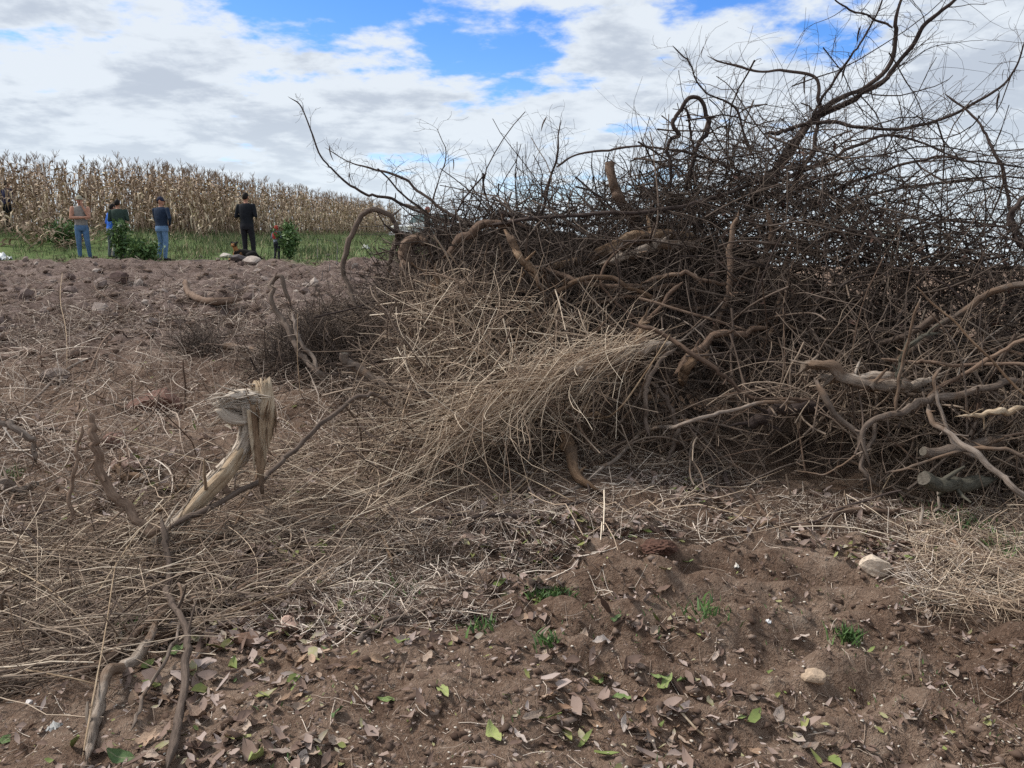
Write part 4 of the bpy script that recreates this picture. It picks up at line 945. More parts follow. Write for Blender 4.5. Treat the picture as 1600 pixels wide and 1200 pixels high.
# grey twig litter on the slope between the straw and the stony field
n = 5200
pp = in_poly(n, [(-60, 520), (200, 490), (420, 510), (620, 560), (640, 700), (440, 770), (300, 800), (-60, 860)], g)
st = ray_ground(pp)
cl_ = np.clip(.6 + 1.6 * fbm(st[:, 0] * 1.1, st[:, 1] * 1.1, 2, 33), 0, 1.2)
kp_ = g.random(n) < np.clip(cl_ * 1.3 - .1, .08, 1); st, cl_ = st[kp_], cl_[kp_]; n = len(st)
st[:, 2] += .01 + (.05 + .22 * cl_) * g.random(n) ** 1.6
d = norm(rdir(n, g) * np.array([1, .8, .5]) + np.array([.1, 0, .06]))
strands('twig_litter', 'tangled grey twigs and roots on the slope behind the torn stump', st, d, .12 + .5 * g.random(n) ** 1.3, 8, .0018 + .0052 * g.random(n) ** 4, .26, 0, g.random(n) ** .8, 'litter', 805, cat='twigs')
n = 5200
pp = in_poly(n, [(-60, 412), (420, 408), (600, 415), (600, 480), (500, 540), (200, 530), (-60, 550)], g)
st = ray_ground(pp); st[:, 2] += .01 + .07 * g.random(n) ** 2
d = norm(rdir(n, g) * np.array([1, .8, .35]))
strands('field_litter', 'scattered dry stalks on the stony field', st, d, .10 + .4 * g.random(n), 6, .0025 + .006 * g.random(n) ** 3, .22, 0, g.random(n) ** 1.3, 'litter', 806, cat='twigs')
# matted litter before the pile
n = 13000
pp = in_poly(n, [(560, 760), (900, 700), (1100, 720), (1250, 775), (1620, 810), (1620, 900), (1450, 960), (1340, 850), (1050, 850), (950, 900), (800, 960), (520, 1010), (380, 980), (540, 870)], g)
st = ray_ground(pp)
kp_ = g.random(n) < np.clip(.62 + 2.2 * fbm(st[:, 0] * 1.4, st[:, 1] * 2.0, 3, 87), .10, 1); st = st[kp_]; n = len(st)
st[:, 2] += .003 + .05 * g.random(n) ** 3
d = norm(rdir(n, g) * np.array([1, .8, .25]) + np.array([.2, 0, .02]))
strands('matted_litter', 'matted chopped straw and twigs before the foot of the pile', st, d, .04 + .30 * g.random(n) ** 2, 5, .0012 + .0026 * g.random(n) ** 3, .20, 0, np.clip(.5 + .62 * np.sin((g.random(n) - .5) * 3.1), 0, 1), 'litter', 807)
n = 1100
pp = in_poly(n, [(1420, 850), (1490, 800), (1620, 790), (1620, 1000), (1540, 960), (1450, 970)], g)
st = ray_ground(pp); st[:, 2] += .006 + .07 * g.random(n) ** 2
d = norm(rdir(n, g) * np.array([1, .8, .35]) + np.array([0, 0, .1]))
strands('hay_mat', 'pale hay matted at the picture edge beside the cream stone', st, d, .08 + .32 * g.random(n), 6, .0012 + .0016 * g.random(n), .20, -.01, .1 + .85 * g.random(n), 'straw', 808)
# sparse straw bits on the bare soil
n = 2600
pp = in_poly(n, [(0, 980), (400, 950), (900, 890), (1400, 860), (1620, 950), (1620, 1210), (-20, 1210)], g)
st = ray_ground(pp); st[:, 2] += .003
kk = g.random(n) < np.clip(.45 + 1.5 * fbm(st[:, 0] * 1.5, st[:, 1] * 1.5, 2, 71), .1, 1); st = st[kk]; n = len(st)
d = norm(rdir(n, g) * np.array([1, 1, .1]))
strands('straw_bits', 'short straw bits strewn on the bare soil', st, d, .015 + .13 * g.random(n) ** 2.5, 4, .0008 + .0012 * g.random(n), .18, 0, g.random(n), 'litter', 809)

# broken sticks lying about, one object each
GROUNDM = [(60, 560, 'in the twig litter by the boulder'), (60, 660, 'by the short grey fork'), (160, 600, 'in the litter before the reddish boulder'), (190, 760, 'by the peeled tan log'), (300, 660, 'behind the torn stump'), (330, 560, 'by the half buried log'), (420, 640, 'past the torn stump'), (480, 720, 'under the arching vine'), (560, 660, 'before the brown broken log'), (80, 830, 'in the straw at the picture edge'), (200, 900, 'in the straw before the hooked branch'), (380, 880, 'in the straw before the stump'), (560, 800, 'in the middle straw'),
           (700, 770, 'below the straw sheaf'), (760, 860, 'in the middle litter'), (900, 830, 'by the long dark flat branch'), (1000, 760, 'before the pile foot'), (1150, 820, 'by the long brown ground branch'), (1300, 780, 'below the forked pale root'), (1450, 840, 'below the mossy log end'), (1550, 900, 'in the hay'), (600, 950, 'above the grey forked stick'), (100, 480, 'on the stony field edge'), (400, 500, 'by the hooped vine')]
pp = np.concatenate([in_poly(75, [(-30, 480), (420, 490), (620, 600), (620, 760), (420, 900), (-30, 1000)], g), in_poly(55, [(560, 740), (1160, 700), (1600, 800), (1580, 930), (1330, 850), (1000, 870), (600, 960)], g)])
sp0 = ray_ground(pp)
for i, p in enumerate(sp0):
    L_ = .18 + .75 * g.random() ** 1.6; r0 = .004 + .011 * g.random() ** 2.5; K = 12
    d_ = norm(np.array([[.5, .2, 0]]) + rdir(1, g) * np.array([1, .8, .25]))
    pt_ = grow(p[None], d_, np.array([L_]), K, .13, 0, g)
    pt_[..., 2] = np.maximum(pt_[..., 2], terrain(pt_[..., 0], pt_[..., 1]) + r0 * .7 + .05 * g.random())
    rad_ = r0 * np.linspace(1, .45, K); rad_[0] *= .5
    V, Fq, at = tubes(pt_, rad_[None], 6, None, .16, True, 4000 + i)
    mt = ('bark_grey', 'bark_brown', 'bark_dark', 'wood_weathered', 'bark_grey', 'wood_orange')[i % 6]
    o = link('stick', mesh_from('stick', V - p, Fq, attrs=at, mats=[M[mt]]), loc=p)
    tag(o, {'bark_grey': 'grey', 'bark_brown': 'brown', 'bark_dark': 'dark', 'wood_weathered': 'pale weathered', 'wood_orange': 'tan peeled'}[mt] + (' long' if L_ > .45 else ' short') + ' broken stick ' + near(p, GROUNDM), 'stick', 'broken sticks on the ground')
    if i % 2 == 0:
        tv, tf, ta = twigs_on(pt_[0], 3, L_ * .5, r0 * .5, g, .0, .2, 1)
        tv[:, 2] = np.maximum(tv[:, 2], terrain(tv[:, 0], tv[:, 1]) + .004)
        link('twigs', mesh_from('twigs', tv - p, tf, attrs=ta, mats=[M['twig_light']]), o)
# long straws one can pick out, one object each
LS = [([(130, 1200, ('g', .02)), (165, 1050, ('g', .12)), (185, 930, ('g', .16))], .0035), ([(-10, 905, ('g', .1)), (90, 960, ('g', .08)), (160, 1025, ('g', .02))], .0035),
      ([(230, 1015, ('g', .03)), (330, 985, ('g', .05)), (460, 940, ('g', .05)), (500, 935, ('g', .03))], .0045), ([(90, 878, ('g', .06)), (180, 890, ('g', .07)), (260, 892, ('g', .07))], .0035),
      ([(-10, 1060, ('g', .04)), (100, 1078, ('g', .05)), (190, 1097, ('g', .03))], .004), ([(150, 960, ('g', .08)), (230, 860, ('g', .14)), (300, 800, ('g', .18))], .0035),
      ([(170, 680, 4.5), (260, 705, 4.4), (340, 725, 4.3), (420, 745, 4.2)], .003), ([(100, 460, ('g', .35)), (97, 500, ('g', .3)), (105, 540, ('g', .15)), (105, 600, 'g')], .005),
      ([(1047, 522, 5.5), (1010, 580, 5.4), (960, 645, 5.25), (905, 700, ('g', .15)), (790, 785, 'g'), (725, 782, 'g')], .006), ([(645, 490, 6.3), (720, 505, 6.2), (780, 530, 6.1), (810, 580, 5.9)], .005),
      ([(640, 570, 6.0), (690, 640, 5.6), (740, 700, 5.3), (900, 790, 'g')], .004), ([(465, 490, 6.9), (465, 560, 6.7), (470, 620, 6.4)], .004), ([(1170, 810, ('g', .02)), (1070, 848, ('g', .02))], .005),
      ([(1080, 790, ('g', .02)), (1150, 810, ('g', .02)), (1215, 828, ('g', .02))], .004), ([(300, 905, ('g', .05)), (420, 885, ('g', .06)), (560, 850, ('g', .05)), (640, 818, ('g', .03))], .004), ([(20, 1010, ('g', .06)), (150, 945, ('g', .08)), (330, 900, ('g', .06))], .004),
      ([(1060, 1135, ('g', .01)), (1100, 1165, ('g', .01))], .005), ([(1370, 790, ('g', .05)), (1420, 740, ('g', .25)), (1450, 660, 4.7)], .003)]
for i, (sp, r_) in enumerate(LS):
    branch('straw', 'long single pale straw ' + ['in the bottom corner by the split stake', 'crossing the picture edge above the stake', 'lying beside the second dark branch', 'under the bowed dark branch', 'low at the picture edge by the stake', 'leaning up to the hooked branch', 'behind the hooked branch before the stump', 'standing up on the stony field edge', 'arching from the trunk end to the litter', 'over the pale post', 'crossing down through the straw sheaf', 'hanging beside the hooped vine', 'by the long brown ground branch', 'lying toward the long brown ground branch', 'over the middle spread straw', 'lying across the spread straw at the edge', 'alone at the bottom edge on bare soil', 'leaning on the forked pale root'][i], sp, [r_, r_ * .7], 'wood_pale', 5, .04, 'straw', 'long loose straws', wob=.004)

g = np.random.default_rng(850)
pp = np.concatenate([in_poly(46, [(-20, 820), (300, 770), (640, 720), (700, 800), (420, 960), (-20, 1120)], g), in_poly(20, [(620, 500), (980, 540), (820, 680), (640, 760), (570, 680)], g), in_poly(16, [(700, 800), (1200, 760), (1600, 830), (1560, 900), (1300, 850), (800, 900)], g)])
for i, (a, b_) in enumerate(pp):
    p = G(a, b_)
    if 46 <= i < 66: p = P(a, b_, float(np.interp(b_, [400, 520, 600, 700, 760], [6.4, 5.95, 5.5, 5.15, 4.85])))
    L_ = .35 + .75 * g.random(); K = 10
    d_ = norm(np.array([[.9, .3, .12]]) * (1 if g.random() < .65 else -.2) + rdir(1, g) * np.array([.7, .6, .6 if 46 <= i < 66 else .2]))
    q_ = grow(p[None], d_, np.array([L_]), K, .07, -.012, g); q_ = q_ - (q_.mean(1, keepdims=True) - p) * .8
    q_[..., 2] = np.maximum(q_[..., 2] + .03, terrain(q_[..., 0], q_[..., 1]) + .01 + .10 * g.random())
    r0 = .0024 + .0022 * g.random()
    V, Fq, at = tubes(q_, (r0 * np.linspace(1, .6, K))[None], 5, np.array([.55 + .45 * g.random()]))
    o = link('straw', mesh_from('straw', V - p, Fq, attrs=at, mats=[M['straw']]), loc=p)
    tag(o, ('long' if L_ > .7 else 'short') + ' loose straw ' + near(p, GROUNDM + [(700, 520, 'over the pale post'), (800, 560, 'above the weathered trunk'), (900, 560, 'along the weathered trunk'), (760, 640, 'on the straw sheaf')]), 'straw', 'long loose straws')

#@LEAVES
# ------------------------------------------------------------------ leaves
def leaf_mesh(name, g, n=7, curl=.5, width=.42):
    """pointed oval leaf, folded along the midrib and curled; 1 m long, scaled on use"""
    t = np.linspace(0, 1, n)
    w = width * .5 * np.sin(math.pi * np.clip(t, .02, .985) ** .85)
    bend = curl * (t - .4) ** 2 * (1 + .4 * g.normal()) + .05 * np.sin(t * 7 + g.random() * 6)
    tw = g.normal(0, .35)
    fold = .25 + .5 * g.random()
    V = []
    for k in range(n):
        for s in (-1, -.5, 0, .5, 1):
            lat = s * w[k]; up = abs(s) * w[k] * fold + bend[k] + .04 * g.normal() * abs(s)
            lat2 = lat * math.cos(tw * t[k]) - up * .15 * math.sin(tw * t[k]); up2 = up + lat * math.sin(tw * t[k])
            V.append((t[k] - .5, lat2, up2))
    V = np.array(V); V[:, 2] -= V[:, 2].min()
    idx = np.arange(n * 5).reshape(n, 5)
    Fq = np.stack([idx[:-1, :-1], idx[:-1, 1:], idx[1:, 1:], idx[1:, :-1]], -1).reshape(-1, 4)
    return V, Fq
def mat_leaf(name, stops):
    m, N_, b = new_mat(name, .7, .3)
    oi = N_.new('ShaderNodeObjectInfo'); tcn = N_.new('ShaderNodeTexCoord')
    sp = N_.new('ShaderNodeSeparateXYZ'); N_.link(tcn.outputs['Object'], sp.inputs[0])
    n = N_.noise(tcn.outputs['Object'], 6, 5, .65)
    f = N_.math('ADD', oi.outputs['Random'], N_.math('MULTIPLY', N_.math('SUBTRACT', n, .5), .55), clamp=True)
    c = N_.ramp(f, stops)
    vein = N_.sstep(N_.math('ABSOLUTE', sp.outputs[1]), .0, .025, .35, 0.0)
    c = N_.mix(vein, c, (.42, .33, .24))
    N_.link(c, b.inputs['Base Color'])
    bump(N_, b, n, .35, .04)
    return m
M['leaf_dead'] = mat_leaf('leaf_dead', [(0, (.075, .045, .032)), (.3, (.17, .108, .076)), (.6, (.30, .215, .160)), (1, (.44, .345, .275))])
M['leaf_tan'] = mat_leaf('leaf_tan', [(0, (.21, .125, .08)), (.5, (.33, .215, .14)), (1, (.44, .31, .22))])
M['leaf_grey'] = mat_leaf('leaf_grey', [(0, (.18, .135, .108)), (.5, (.32, .255, .215)), (1, (.54, .455, .40))])
M['leaf_green'] = mat_leaf('leaf_green', [(0, (.08, .13, .05)), (.5, (.16, .22, .07)), (1, (.30, .33, .12))])
g = np.random.default_rng(900)
LV = []
for k in range(10):
    V, Fq = leaf_mesh('leaf', g, curl=.25 + .9 * g.random(), width=.36 + .16 * g.random())
    LV.append((V, Fq))
def leaf_me(k, mat):
    V, Fq = LV[k]
    return mesh_from('leaf', V, Fq, mats=[M[mat]])
LM = {mt: [leaf_me(k, mt) for k in range(10)] for mt in ('leaf_dead', 'leaf_tan', 'leaf_grey', 'leaf_green')}
def clump_w(p):
    return np.clip(.5 + 3.4 * fbm(p[:, 0] * 1.7, p[:, 1] * 2.4, 3, 91) - .12, .015, 1)
pp = in_poly(1500, [(-20, 1020), (250, 990), (600, 930), (1100, 900), (1100, 1000), (1350, 1040), (1620, 1090), (1620, 1215), (-20, 1215)], g)
pos = ray_ground(pp)
keep = g.random(len(pos)) < clump_w(pos) * np.interp(pp[:, 0], [0, 700, 1100, 1600], [1.25, 1.0, .45, .15])
pos = pos[keep]
nl = min(250, len(pos)); leaves_i = pos[:nl]
# (px, py, length, colour) of leaves that stand out, then the scattered ones
LABEL = {'leaf_dead': 'curled brown dead leaf ', 'leaf_tan': 'tan dry leaf ', 'leaf_grey': 'greyish dead leaf ', 'leaf_green': 'green or yellowing fallen leaf '}
hero = [(770, 1163, .10, 'leaf_green'), (692, 1085, .10, 'leaf_green'), (605, 1100, .075, 'leaf_green'), (528, 1120, .08, 'leaf_green'), (1040, 1082, .085, 'leaf_green'), (1068, 1072, .075, 'leaf_green'), (970, 1098, .07, 'leaf_green'), (10, 1165, .09, 'leaf_green'),
        (960, 985, .06, 'leaf_green'), (1330, 1085, .06, 'leaf_green'), (880, 1115, .08, 'leaf_tan'), (1245, 1012, .10, 'leaf_grey'), (1485, 1052, .11, 'leaf_grey'), (1240, 1145, .11, 'leaf_grey'), (1265, 1175, .1, 'leaf_grey'), (1215, 1130, .1, 'leaf_grey'), (940, 1010, .1, 'leaf_grey'), (830, 1130, .10, 'leaf_grey'),
        (345, 950, .1, 'leaf_tan'), (265, 1100, .09, 'leaf_tan'), (225, 1165, .09, 'leaf_tan'), (310, 1130, .12, 'leaf_dead'), (640, 1000, .09, 'leaf_dead'), (400, 1195, .11, 'leaf_green'), (190, 1195, .1, 'leaf_green'), (1490, 860, .09, 'leaf_tan'), (1555, 1010, .08, 'leaf_tan'), (1075, 890, .07, 'leaf_green'), (1415, 955, .07, 'leaf_grey'), (1450, 965, .08, 'leaf_grey')]
def put_leaf(p, L, mt, flatness=.28):
    o = link('leaf', LM[mt][int(g.integers(0, 10))], None, (p[0], p[1], p[2] + .006), (g.normal(0, flatness), g.normal(0, flatness), g.random() * 6.283), L)
    tag(o, LABEL[mt] + near(p, SOIL), 'leaf', {'leaf_dead': 'brown dead leaves', 'leaf_tan': 'tan dry leaves', 'leaf_grey': 'grey dead leaves', 'leaf_green': 'green fallen leaves'}[mt])
for px, py, L, mt in hero: put_leaf(G(px, py), L, mt, .2)
for p in leaves_i:
    mt = ('leaf_dead', 'leaf_tan', 'leaf_grey', 'leaf_dead', 'leaf_grey', 'leaf_dead', 'leaf_tan', 'leaf_green')[min(7, int(g.random() * 7.25))]
    put_leaf(p, .026 + .055 * g.random() ** 1.4, mt, .4)
def leaf_scatter(name, label, pos, sizes, seed):
    g = np.random.default_rng(seed)
    Vs, Fs, T, off = [], [], [], 0
    for p, s in zip(pos, sizes):
        V, Fq = LV[int(g.integers(0, 10))]
        V = V.reshape(7, 5, 3)[::2][:, ::2].reshape(-1, 3) * s
        a, bx, by = g.random() * 6.283, g.normal(0, .4), g.normal(0, .4)
        c, s_ = math.cos(a), math.sin(a)
        W_ = np.stack([V[:, 0] * c - V[:, 1] * s_, V[:, 0] * s_ + V[:, 1] * c, V[:, 2]], -1)
        W_[:, 2] += W_[:, 0] * bx + W_[:, 1] * by
        Vs.append(W_ + p + np.array([0, 0, .008 + .004 * g.random()]))
        idx = np.arange(12).reshape(4, 3) + off; off += 12
        Fs.append(np.stack([idx[:-1, :-1], idx[:-1, 1:], idx[1:, 1:], idx[1:, :-1]], -1).reshape(-1, 4))
        T.append(np.full(12, g.random() ** .9 * .97 if g.random() > .03 else 1.0))
    tag(link(name, mesh_from(name, np.concatenate(Vs), np.concatenate(Fs), attrs={'tint': np.concatenate(T)}, mats=[M['leaf']])), label, 'leaves', None, 'stuff')
rest = pos[nl:]
pp2 = in_poly(5200, [(380, 860), (700, 780), (1050, 740), (1250, 760), (1420, 800), (1500, 900), (1100, 890), (900, 940), (500, 1010), (250, 1010)], g)
p2 = ray_ground(pp2); p2 = p2[g.random(len(p2)) < clump_w(p2)]
pp3 = in_poly(1900, [(-20, 960), (600, 900), (1620, 880), (1620, 1215), (-20, 1215)], g)
p3 = ray_ground(pp3)
pp4 = in_poly(900, [(-40, 560), (640, 560), (600, 760), (-40, 860)], g); p4 = ray_ground(pp4); p4[:, 2] += .03
allp = np.concatenate([rest, p2, p3, p4])
leaf_scatter('leaf_litter', 'small dead leaves and leaf scraps littering the ground', allp, np.concatenate([.05 + .04 * g.random(len(rest)), .03 + .05 * g.random(len(p2)), .010 + .028 * g.random(len(p3)) ** 1.5, .03 + .05 * g.random(len(p4))]), 901)
# withered leaves caught among the twigs of the crest
st = pile_point(900, g, flo=.3, fhi=2.3, zlo=.85, zhi=1.1, xlo=1.5, xhi=4.6)
leaf_scatter('withered_leaves', 'withered dark leaves caught in the twigs under the tall limbs', st, .03 + .04 * g.random(900), 902)
bpy.data.objects['withered_leaves'].data.materials[0] = mat_tint('leaf_withered', [(0, (.05, .03, .026)), (1, (.16, .095, .075))])

#@STONES
# ------------------------------------------------------------------ stones
def rock_mesh(seed, flat=.7, sub=2, ang=.28):
    import bmesh
    bm = bmesh.new(); bmesh.ops.create_icosphere(bm, subdivisions=sub, radius=.5)
    g = np.random.default_rng(seed)
    nv = norm(g.normal(0, 1, (13, 3))); h = .27 + .17 * g.random(13)
    for v in bm.verts:
        p = np.array(v.co)
        for a, hh in zip(nv, h):                       # planes cut facets into the ball
            dd_ = p @ a - hh
            if dd_ > 0: p = p - a * dd_ * .95
        p = p * (1 + (.022 if sub < 4 else .09) * g.normal())
        v.co = (p[0] * 1.15, p[1], p[2] * flat)
    me = bpy.data.meshes.new('stone'); bm.to_mesh(me); bm.free()
    return me
def rock(label, p, s, col=None, seed=1, rot=None, flat=.7, sub=3, group=None, sink=.25, name='stone'):
    me = rock_mesh(seed, flat, sub)
    me.materials.append(mat_flat('stone_' + str(seed), col, .9, .28, 6, .2, .5))
    o = link(name, me, None, (p[0], p[1], p[2] + s * flat * (.38 - sink)), rot or (0, 0, seed * 1.3), s)
    tag(o, label, 'stone', group)
    return o
rock('cream angular stone on the edge of the soil bank', G(1367, 888), .145, (.52, .43, .34), 1, (0.2, .1, .4), .8)
rock('round tan stone alone on the bare foreground soil', G(1270, 1062), .085, (.40, .30, .215), 2, None, .9)
rock('pinkish tan block stone sitting in the leaves beside the straw', G(455, 985), .095, (.42, .29, .235), 3, (.3, .2, .9), 1.0)
rock('dull rusty stone below the pinkish block', G(385, 1005), .11, (.14, .085, .06), 4)
rock('rusty pink stone behind the hooked branch, upper of two', G(182, 700), .17, (.20, .12, .095), 5, None, .9)
rock('pale pink stone behind the hooked branch, lower of two', G(197, 735), .17, (.31, .21, .17), 6, (0, .2, .3), .75)
rock('grey brown boulder half sunk in the twig litter', G(88, 598), .28, (.19, .15, .13), 7, None, .8)
rock('broad reddish boulder sunk in the slope beside the torn stump', G(243, 640), .46, (.155, .085, .065), 8, None, .7, 3, None, .3)
rock('small grey stone beside the half buried log', G(410, 553), .14, (.20, .175, .165), 9)
rock('dark red clod of earth before the foot of the pile', G(1032, 868), .17, (.095, .050, .036), 10, None, .45, 4, None, .05, 'earth_clod')
rock('large pale rock by the feet of the group at the grass edge', G(183, 398), .46, (.40, .32, .28), 11, None, .9)
rock('pale rock in the field below the black clothed person', G(393, 412), .48, (.37, .31, .27), 12, None, .65)
rock('dark rock beside the dog on the field edge', G(372, 407), .42, (.10, .085, .085), 13, None, .5)
rock('whitish stone on the field edge next to the dog', G(353, 402), .34, (.45, .40, .36), 14, None, .7)
rock('dark hollow boulder jutting from the stony field', G(187, 440), .40, (.10, .066, .058), 15, None, .7)
rock('small white stone among the leaves in the bottom corner', G(45, 1100), .03, (.6, .55, .52), 16)
g = np.random.default_rng(950)
RM = []
for k in range(12):
    me = rock_mesh(60 + k, .55 + .4 * g.random(), 1); me.materials.append(M['stone']); RM.append(me)
pp = in_poly(260, [(-30, 402), (120, 408), (400, 400), (600, 398), (600, 440), (400, 480), (200, 520), (-30, 540)], g)
ps = ray_ground(pp)
for p in ps:
    s = .06 + .26 * g.random() ** 3.5
    o = link('stone', RM[int(g.integers(0, 12))], None, (p[0], p[1], p[2] + s * .12), (g.normal(0, .3), g.normal(0, .3), g.random() * 6), s)
    tag(o, ('large' if s > .17 else 'small') + ' field stone ' + near(p, FIELD), 'stone', 'field stones')
def lumps(name, label, ps, ss, seed, mat, squash=.7):
    g = np.random.default_rng(seed)
    ico = rock_mesh(3, 1, 1); bv = np.array([v.co for v in ico.vertices]); bf = np.array([list(p_.vertices) for p_ in ico.polygons])
    n = len(ps)
    V = bv[None] * ss[:, None, None] * (1 + .38 * g.normal(0, 1, (n, len(bv), 1)))
    V[..., 2] *= squash
    a = g.random(n) * 6.28; c, s_ = np.cos(a)[:, None], np.sin(a)[:, None]
    V = np.stack([V[..., 0] * c - V[..., 1] * s_, V[..., 0] * s_ + V[..., 1] * c, V[..., 2]], -1) + ps[:, None]
    Ft = (bf[None] + (np.arange(n) * len(bv))[:, None, None]).reshape(-1, 3)
    tag(link(name, mesh_from(name, V.reshape(-1, 3), None, Ft, {'tint': np.repeat(g.random(n), len(bv))}, mats=[M[mat]])), label, 'soil', None, 'stuff')
pp = in_poly(6500, [(350, 960), (900, 880), (1350, 850), (1450, 960), (1620, 960), (1620, 1215), (100, 1215)], g)
lumps('soil_crumbs', 'loose crumbs and clods of brown soil in the foreground', ray_ground(pp) - np.array([0, 0, .004]), .005 + .040 * g.random(6500) ** 5, 960, 'clod')
pp = in_poly(2600, [(-30, 402), (560, 400), (620, 430), (420, 500), (150, 560), (-30, 560)], g)
lumps('field_clods', 'broken clods of ploughed earth over the stony field', ray_ground(pp), .02 + .15 * g.random(2600) ** 4, 961, 'clod')
# pale chips
pp = in_poly(900, [(0, 1000), (500, 900), (1000, 800), (1500, 820), (1620, 1000), (1600, 1210), (0, 1210)], g)
ps = ray_ground(pp); ps[:, 2] += .008
lumps('wood_chips', 'tiny pale wood chips flecking the soil and litter', ps, .004 + .012 * g.random(900) ** 2, 962, 'chip', .35)

#@WEEDS
# ------------------------------------------------------------------ green things
def blades(name, label, ps, h, w, seed, mat, tint, cat='grass', kind='stuff', lean=.35):
    g = np.random.default_rng(seed); n = len(ps)
    a = g.random(n) * 6.283; side = np.stack([np.cos(a), np.sin(a), 0 * a], -1) * (w / 2)[:, None]
    le = g.normal(0, lean, (n, 2)) * h[:, None]
    mid = ps + np.concatenate([le * .35, (h * .55)[:, None]], 1); tip = ps + np.concatenate([le, h[:, None] * .95], 1)
    V = np.stack([ps - side, ps + side, mid - side * .8, mid + side * .8, tip], 1).reshape(-1, 3)
    o5 = (np.arange(n) * 5)[:, None]
    Fq = np.array([[0, 1, 3, 2]]) + o5; Ft = np.array([[2, 3, 4]]) + o5
    o = link(name, mesh_from(name, V, Fq, Ft, {'tint': np.repeat(tint, 5)}, mats=[M[mat]]))
    if kind: tag(o, label, cat, None, kind)
    return o
g = np.random.default_rng(970)
n = 52000
x = -24 + 27 * g.random(n); y = 20.5 + 12 * g.random(n) ** 1.4
far = g.random(n) < .35
y = np.where(far, 24 + 40 * g.random(n), y); x = np.where(far, -11.6 + 9 * g.random(n), x)
k = (g.random(n) < grass_zone(x, y) * np.clip(.5 + 2.0 * fbm(x * .6, y * .6, 3, 6), .06, 1)) & (np.abs(x / y) < .75)
x, y = x[k], y[k]; ps = np.stack([x, y, terrain(x, y)], -1)
hh = (.05 + .2 * g.random(len(x)) ** 1.5) * (.7 + .8 * sst(y, 22.5, 25))
blades('grass', 'green grass strip between the stony field and the corn', ps, hh, .012 + .014 * g.random(len(x)), 971, 'grass', np.clip(g.random(len(x)) * .8 + .5 * (g.random(len(x)) > .72), 0, 1))
def tuft(label, p, n, h, spread, seed, cat='weed', name='weed'):
    g = np.random.default_rng(seed)
    q_ = np.zeros((n, 3)); q_[:, :2] = g.normal(0, spread, (n, 2))
    o = blades(name, label, q_, h * (.5 + .6 * g.random(n)), .006 + .006 * g.random(n), seed, 'weed', g.random(n), lean=.6, kind=None)
    o.location = p; tag(o, label, cat)
tuft('mossy green clump of low weed in the middle litter', G(858, 925), 420, .035, .055, 1)
tuft('small green rosette weed below the mossy clump', G(856, 1010), 70, .05, .03, 2)
tuft('faint green weed sprig on the soil bank', G(1105, 960), 60, .06, .05, 3)
tuft('thin green sprout beneath the split stake fibres', G(205, 990), 60, .06, .05, 4)
tuft('green blades under the mossy log end', G(1480, 815), 120, .08, .12, 5)
tuft('tiny green weed near the rosette', G(755, 985), 40, .04, .04, 6)
tuft('weed sprig growing among the leaves before the litter', G(620, 925), 90, .045, .08, 7)
tuft('green grass blades by the hay at the picture edge', G(1590, 870), 160, .08, .12, 8)
tuft('bright green weed by the picture edge behind the straw', G(20, 745), 60, .07, .05, 9)
tuft('yellowish dried tuft rooted in a clod on the bare soil', G(1325, 1000), 90, .07, .03, 10)
n = 1500
pp = in_poly(n, [(350, 900), (1000, 840), (1400, 900), (1620, 850), (1620, 1215), (400, 1215)], g); ps = ray_ground(pp)
kk = fbm(ps[:, 0] * 2.2, ps[:, 1] * 2.2, 2, 17) > .12; ps = ps[kk]
blades('seedling_grass', 'sparse tiny green seedlings on the foreground soil', ps, .008 + .02 * g.random(len(ps)), .003 + .003 * g.random(len(ps)), 972, 'weed', g.random(len(ps)), lean=.6)

def bush(label, px, py, d, wx, h, n, seed, lo=.05):
    g = np.random.default_rng(seed)
    c = P(px, py, d); c[2] = float(terrain(c[0], c[1]))
    root = bpy.data.objects.new('shrub', None); COL.objects.link(root); root.location = c; tag(root, label, 'shrub')
    ns = 14
    dd_ = norm(np.concatenate([g.normal(0, wx * .5 / h, (ns, 2)), np.ones((ns, 1))], 1))
    p1 = grow(np.zeros((ns, 3)), dd_, h * (.6 + .45 * g.random(ns)), 8, .06, 0, g)
    V, Fq, at = tubes(p1, np.full((ns, 1), .008) * np.linspace(1, .4, 8)[None], 4, np.full(ns, .4))
    link('stems', mesh_from('stems', V, Fq, attrs=at, mats=[M['twig']]), root)
    j = g.integers(0, ns, n); kk = g.integers(2, 8, n)
    ctr = p1[j, kk] + g.normal(0, .10, (n, 3)) * np.array([wx / h * 1.1, .8, .8])
    a = rdir(n, g); b_ = norm(np.cross(a, rdir(n, g)))
    L = .03 + .05 * g.random(n)
    V = np.stack([ctr - a * L[:, None], ctr + b_ * L[:, None] * .45, ctr + a * L[:, None], ctr - b_ * L[:, None] * .45], 1).reshape(-1, 3)
    V[:, 2] = np.maximum(V[:, 2], 0)
    link('foliage', mesh_from('foliage', V, np.arange(n * 4).reshape(n, 4), attrs={'tint': np.repeat(g.random(n), 4)}, mats=[M['weed']]), root)
bush('tall dark green weed hiding the person in the green top', 188, 395, 21.9, .42, 1.0, 750, 31)
bush('broad bright green shrub between the two blue trousered people', 222, 395, 21.9, .62, .55, 1100, 32)
bush('dark green shrub with the red hooded person behind it', 452, 388, 21.9, .42, .95, 1300, 33)
bush('low green weed beside the leftmost corn stalks', 95, 370, 25.0, 1.2, .8, 1200, 34)

